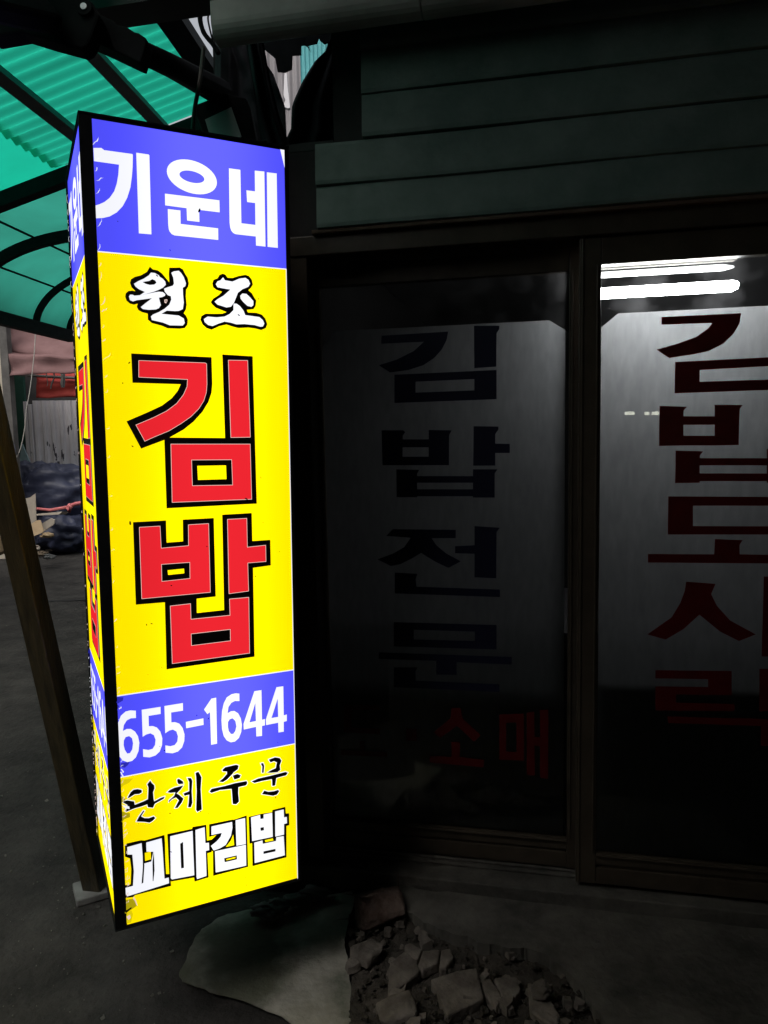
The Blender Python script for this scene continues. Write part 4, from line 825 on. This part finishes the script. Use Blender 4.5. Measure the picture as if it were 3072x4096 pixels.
pad = [(880, 3690), (1000, 3655), (1180, 3618), (1300, 3600), (1412, 3582), (1412, 3640), (1385, 3720), (1376, 3800), (1392, 3880), (1412, 3960), (1428, 4030), (1400, 4080), (1405, 4180), (1380, 4330), (1150, 4360), (1250, 4180), (1134, 4088), (939, 4023), (800, 3980), (730, 3945), (714, 3915), (750, 3830), (808, 3734)]
def rough(P, n=7, amp=.006, sd=0):
    out = []
    for i in range(len(P)):
        a_, c_ = P[i], P[(i + 1) % len(P)]
        for k in range(n):
            q = a_.lerp(c_, k / n); out.append(q + Vector((noise.noise(q * 23 + Vector((sd, 0, 0))), noise.noise(q * 23 + Vector((0, sd, 7))), 0)) * amp + Vector((noise.noise(q * 70), noise.noise(q * 70 + Vector((5, 5, 5))), 0)) * amp * .5)
    return out
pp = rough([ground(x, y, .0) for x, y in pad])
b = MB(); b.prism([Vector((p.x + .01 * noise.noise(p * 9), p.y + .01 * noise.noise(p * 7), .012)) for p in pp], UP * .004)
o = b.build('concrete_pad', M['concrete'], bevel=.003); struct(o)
# dirt bed and apron edge
bed = [ground(x, y, .0) for x, y in ((1430, 3560), (2000, 3640), (2600, 3720), (3300, 3810), (3300, 4500), (2420, 4400), (1380, 4400))]
gb = MB(); nn = 60; rows = []
for j in range(nn + 1):
    row = []
    for i in range(nn + 1):
        u_, v_ = i / nn, j / nn
        p = bed[0].lerp(bed[3], u_).lerp(Vector(bed[6]).lerp(bed[4], u_), v_)
        row.append(Vector((p.x, p.y, .02 + .014 * noise.noise(p * 6) + .012 * noise.noise(p * 19) + .006 * noise.noise(p * 45))))
    rows.append(row)
gb.grid(rows); o = gb.build('dirt_strip', M['soil'], smooth=True, fix=False); struct(o)
ap = [(1560, 3610), (1800, 3640), (3300, 3815), (3300, 4500), (2480, 4400), (2400, 4150), (2340, 4060), (2275, 3980), (2200, 3900), (2120, 3870), (2000, 3860), (1900, 3830), (1800, 3800), (1680, 3760), (1600, 3700)]
b = MB(); b.prism([Vector((p.x + .012 * noise.noise(p * 8), p.y + .012 * noise.noise(p * 11), .02)) for p in rough([ground(x, y) for x, y in ap], 9, .012, 4)], UP * .036)
struct(b.build('concrete_apron', M['apron'], bevel=.01))
def hull(c, r, rotz, seed, n=16, flat=.8):
    rg_ = random.Random(seed); bm = bmesh.new()
    for i in range(n):
        v = Vector((rg_.uniform(-1, 1), rg_.uniform(-1, 1), rg_.uniform(-1, 1)))
        m_ = max(abs(v.x), abs(v.y), abs(v.z)); v = v / m_ * rg_.uniform(flat, 1)
        bm.verts.new(Vector((v.x * r[0], v.y * r[1], v.z * r[2])))
    bmesh.ops.convex_hull(bm, input=bm.verts); bmesh.ops.delete(bm, geom=[v for v in bm.verts if not v.link_faces], context='VERTS')
    bmesh.ops.bevel(bm, geom=bm.edges[:], offset=min(r) * .12, segments=1, affect='EDGES')
    me = bpy.data.meshes.new('stone'); bm.to_mesh(me); bm.free(); o = bpy.data.objects.new('stone', me); C.objects.link(o)
    o.location = c; o.rotation_euler = (rg_.uniform(-.12, .12), rg_.uniform(-.12, .12), rotz); return o
def stone(px, py, r, rz, m, seed, name, label, cat, z=None, flat=.85):
    c = ground(px, py, .03); c.z = .03 + (r[2] * .7 if z is None else z); o = hull(c, r, rz, seed, 22, flat); o.name = name; o.data.name = name; o.data.materials.append(M[m]); return tag(o, label, cat)
stone(1520, 3675, (.075, .06, .05), .25, 'brick', 11, 'broken_brick', 'broken reddish brick lying against the threshold by the sign', 'brick', flat=.95)
# flat paving slab
def flag(name, px, th, m, label, tilt=0):
    P = [ground(x, y, .05) for x, y in px]; b = MB(); cen = sum(P, Vector()) / len(P)
    b.prism([p + UP * (tilt * (p - cen).dot(D_SIDE)) for p in P], -UP * th); tag(orig(b.build(name, M[m], bevel=.006), cen), label, 'slab')
flag('paving_slab', ((1722, 3910), (1830, 3880), (1905, 3872), (1935, 3990), (1930, 4000), (1790, 4058)), .035, 'rubble', 'pale square-cut paving slab lying on the dirt strip', .05)
flag('paving_fragment', ((1925, 3920), (1960, 3908), (2000, 3960), (2010, 3990), (1985, 4030), (1940, 3975)), .03, 'rubble', 'small pale fragment right beside the square-cut slab')
flag('paving_fragment', ((1975, 3905), (2070, 3905), (2085, 3960), (2060, 3990), (2010, 4005)), .03, 'rubble', 'wedge-shaped pale fragment, second right of the square-cut slab', .04)
flag('paving_fragment', ((1560, 3850), (1620, 3800), (1665, 3830), (1680, 3880), (1600, 3950), (1550, 3990)), .03, 'rubble', 'grey triangular fragment left of the square-cut slab', -.05)
flag('paving_fragment', ((1615, 3775), (1640, 3765), (1690, 3800), (1670, 3840), (1640, 3830)), .035, 'rubble', 'narrow upright fragment behind the triangular one', .1)
flag('paving_fragment', ((1690, 3800), (1760, 3795), (1755, 3850), (1690, 3880), (1670, 3860)), .03, 'rubble', 'squarish grey fragment just behind the square-cut slab')
flag('paving_fragment', ((1765, 3795), (1800, 3790), (1815, 3830), (1785, 3870), (1755, 3872)), .03, 'rubble', 'small upright fragment behind the right part of the square-cut slab', .1)
flag('paving_fragment', ((2110, 3925), (2180, 3950), (2240, 4060), (2230, 4120), (2120, 4040)), .025, 'rubble', 'long dark fragment below the curved edge of the apron')
stone(1480, 3830, (.05, .04, .02), .8, 'rubble', 21, 'stone', 'rounded stone lying below the broken brick', 'stone')
stone(1590, 4060, (.05, .045, .02), .2, 'rubble', 23, 'stone', 'flat stone at the bottom edge left of the square-cut slab', 'stone')
stone(2170, 4010, (.03, .025, .02), .9, 'rubble', 25, 'stone', 'small pale stone on the long dark fragment', 'stone', z=.035)
# small gravel on the dirt strip and pad edge
b = MB(); rg = random.Random(12)
for i in range(700):
    px, py = rg.uniform(1390, 2500), rg.uniform(3640, 4300); p = ground(px, py, .03); r_ = .0022 + .006 * rg.random() ** 3
    b.box(p + UP * r_ * .3, (r_, r_ * rg.uniform(.5, 1), r_ * .6), Matrix.Rotation(rg.uniform(0, 3), 3, Vector((rg.random(), rg.random(), 1)).normalized()))
for i in range(150):
    px, py = rg.uniform(1400, 2330), rg.uniform(3660, 4250); p = ground(px, py, .03); r_ = .007 + .02 * rg.random() ** 2.5; az = rg.uniform(0, 6.3); n_ = rg.randint(4, 6)
    ringp = [Vector((math.cos(az + 6.283 * k / n_) * r_ * rg.uniform(.6, 1.2), math.sin(az + 6.283 * k / n_) * r_ * rg.uniform(.6, 1.2), 0)) for k in range(n_)]
    tl = Vector((rg.uniform(-.3, .3), rg.uniform(-.3, .3), 1)); hh = r_ * rg.uniform(.5, 1.0)
    b.add([p + v for v in ringp] + [p + v * .8 + Vector((0, 0, hh + v.dot(tl) * .6)) for v in ringp], [tuple(range(n_, 2 * n_))] + [(k, (k + 1) % n_, n_ + (k + 1) % n_, n_ + k) for k in range(n_)], 1)
o = b.build('gravel', [M['soil'], M['rubble']]); o['kind'] = 'stuff'; o['label'] = 'small gravel and grit on the dirt strip'; o['category'] = 'gravel'
b = MB()
for i in range(260):
    px, py = rg.uniform(-80, 700), rg.uniform(2300, 4250); p = ground(px, py, .0); r_ = .0015 + .004 * rg.random() ** 3
    b.box(p + UP * (r_ * .3 + gz(p.x, p.y)), (r_, r_ * rg.uniform(.5, 1), r_ * .6), Matrix.Rotation(rg.uniform(0, 3), 3, Vector((rg.random(), rg.random(), 1)).normalized()))
o = b.build('grit', M['apron']); o['kind'] = 'stuff'; o['label'] = 'loose grit scattered on the asphalt'; o['category'] = 'grit'
# grey rag under the sign
p = ground(1085, 3640, .05); b = MB()
for i, (x, y, r3) in enumerate(((1060, 3640, (.05, .035, .02)), (1110, 3625, (.045, .03, .022)), (1180, 3600, (.05, .03, .018)), (1255, 3570, (.06, .03, .02)))):
    q = blob(ground(x, y, .045), r3, 3.1 * i + 1, 26, 16, 2.2, .4); b.add(q.v, q.f)
o = b.build('rag', M['rag'], smooth=True); o['kind'] = 'stuff'; tag(orig(o, p), 'crumpled grey rags on the ground below the right end of the sign', 'rags')

# ------------------------------------------------------------------ the roofed market around the camera, with unseen rows added for shade
b = MB(); b.span((-7.5, -2.5, 0), (-3.95, 6.6, 3.1)); tag(orig(b.build('left_shade_row', M['darkwall']), Vector((-3.95, 2, 0))), 'unseen dark row added along the left side of the alley to hold back daylight', 'building')  # unseen block, added to darken the prop and the ground on the left
nf = WP + N_OUT * (OF + .002)
for i, (xa, xb, lab) in enumerate(((2500, 2538, 'leftmost'), (2578, 2597, 'middle'), (2607, 2637, 'rightmost'))):
    e = []
    for x in (xa, xb):
        h_ = hit(x, 1653, nf, N_OUT); r_ = (h_ - CAM).normalized(); r_ = r_ - N_OUT * 2 * r_.dot(N_OUT); k_ = (-2.45 - h_.y) / r_.y; e.append(h_ + r_ * k_)
    b = MB(); b.tube(e, .014, 8); tag(orig(b.build('tube_lamp', lamp('distant_lamp', (1, .98, .8), 9)), e[0]), lab + ' of three small lit tubes mirrored in the right door glass', 'lamp', 'lit tubes on the opposite shops')
b = MB(); c_ = cw(0, t + .05); zR = 3.32
q0 = Q0 + D_SIDE * .05
roofp = [q0 - D_SIDE * .6 + D_ALLEY * -7, q0 - D_SIDE * .6 + D_ALLEY * -3.4, q0 + D_ALLEY * -3.4, q0 + D_ALLEY * -1.0, q0 + D_ALLEY * -1.25 + D_SIDE * 1.4, q0 + D_ALLEY * -1.6 + D_SIDE * 8, q0 + D_ALLEY * -7 + D_SIDE * 8]
b.prism([Vector((p.x, p.y, zR)) for p in roofp], UP * .05); b.prism([Vector((x, y, zR + .004)) for x, y in ((-4.0, -2.7), (q0.x - .3, -2.7), (q0.x - .3, -.85), (-4.0, -.85))], UP * .05); mr = b.build('market_roof', M['roof']); tag(orig(mr, Vector((q0.x, q0.y, zR))), 'dark sheet roof over the market passage, with an unseen rear piece added to cut daylight', 'roof')  # second, rear-left piece is unseen, added to dim the shopfront and pad
b = MB(); b.bar(Vector((-6, -2.6, 1.7)), Vector((7, -2.6, 1.7)), .2, 3.4); tag(orig(b.build('opposite_shade_row', M['darkwall']), Vector((0, -2.6, 0))), 'unseen dark row of shops added across the passage to keep light out', 'building')  # unseen row, added to stop light coming in from behind the camera
b = MB(); b.bar(Vector((6.4, -2.4, 1.7)), Vector((6.4, 2.6, 1.7)), .2, 3.4); tag(orig(b.build('passage_wall', M['darkwall']), Vector((6.4, 0, 0))), 'dark wall closing the passage on the right', 'wall')
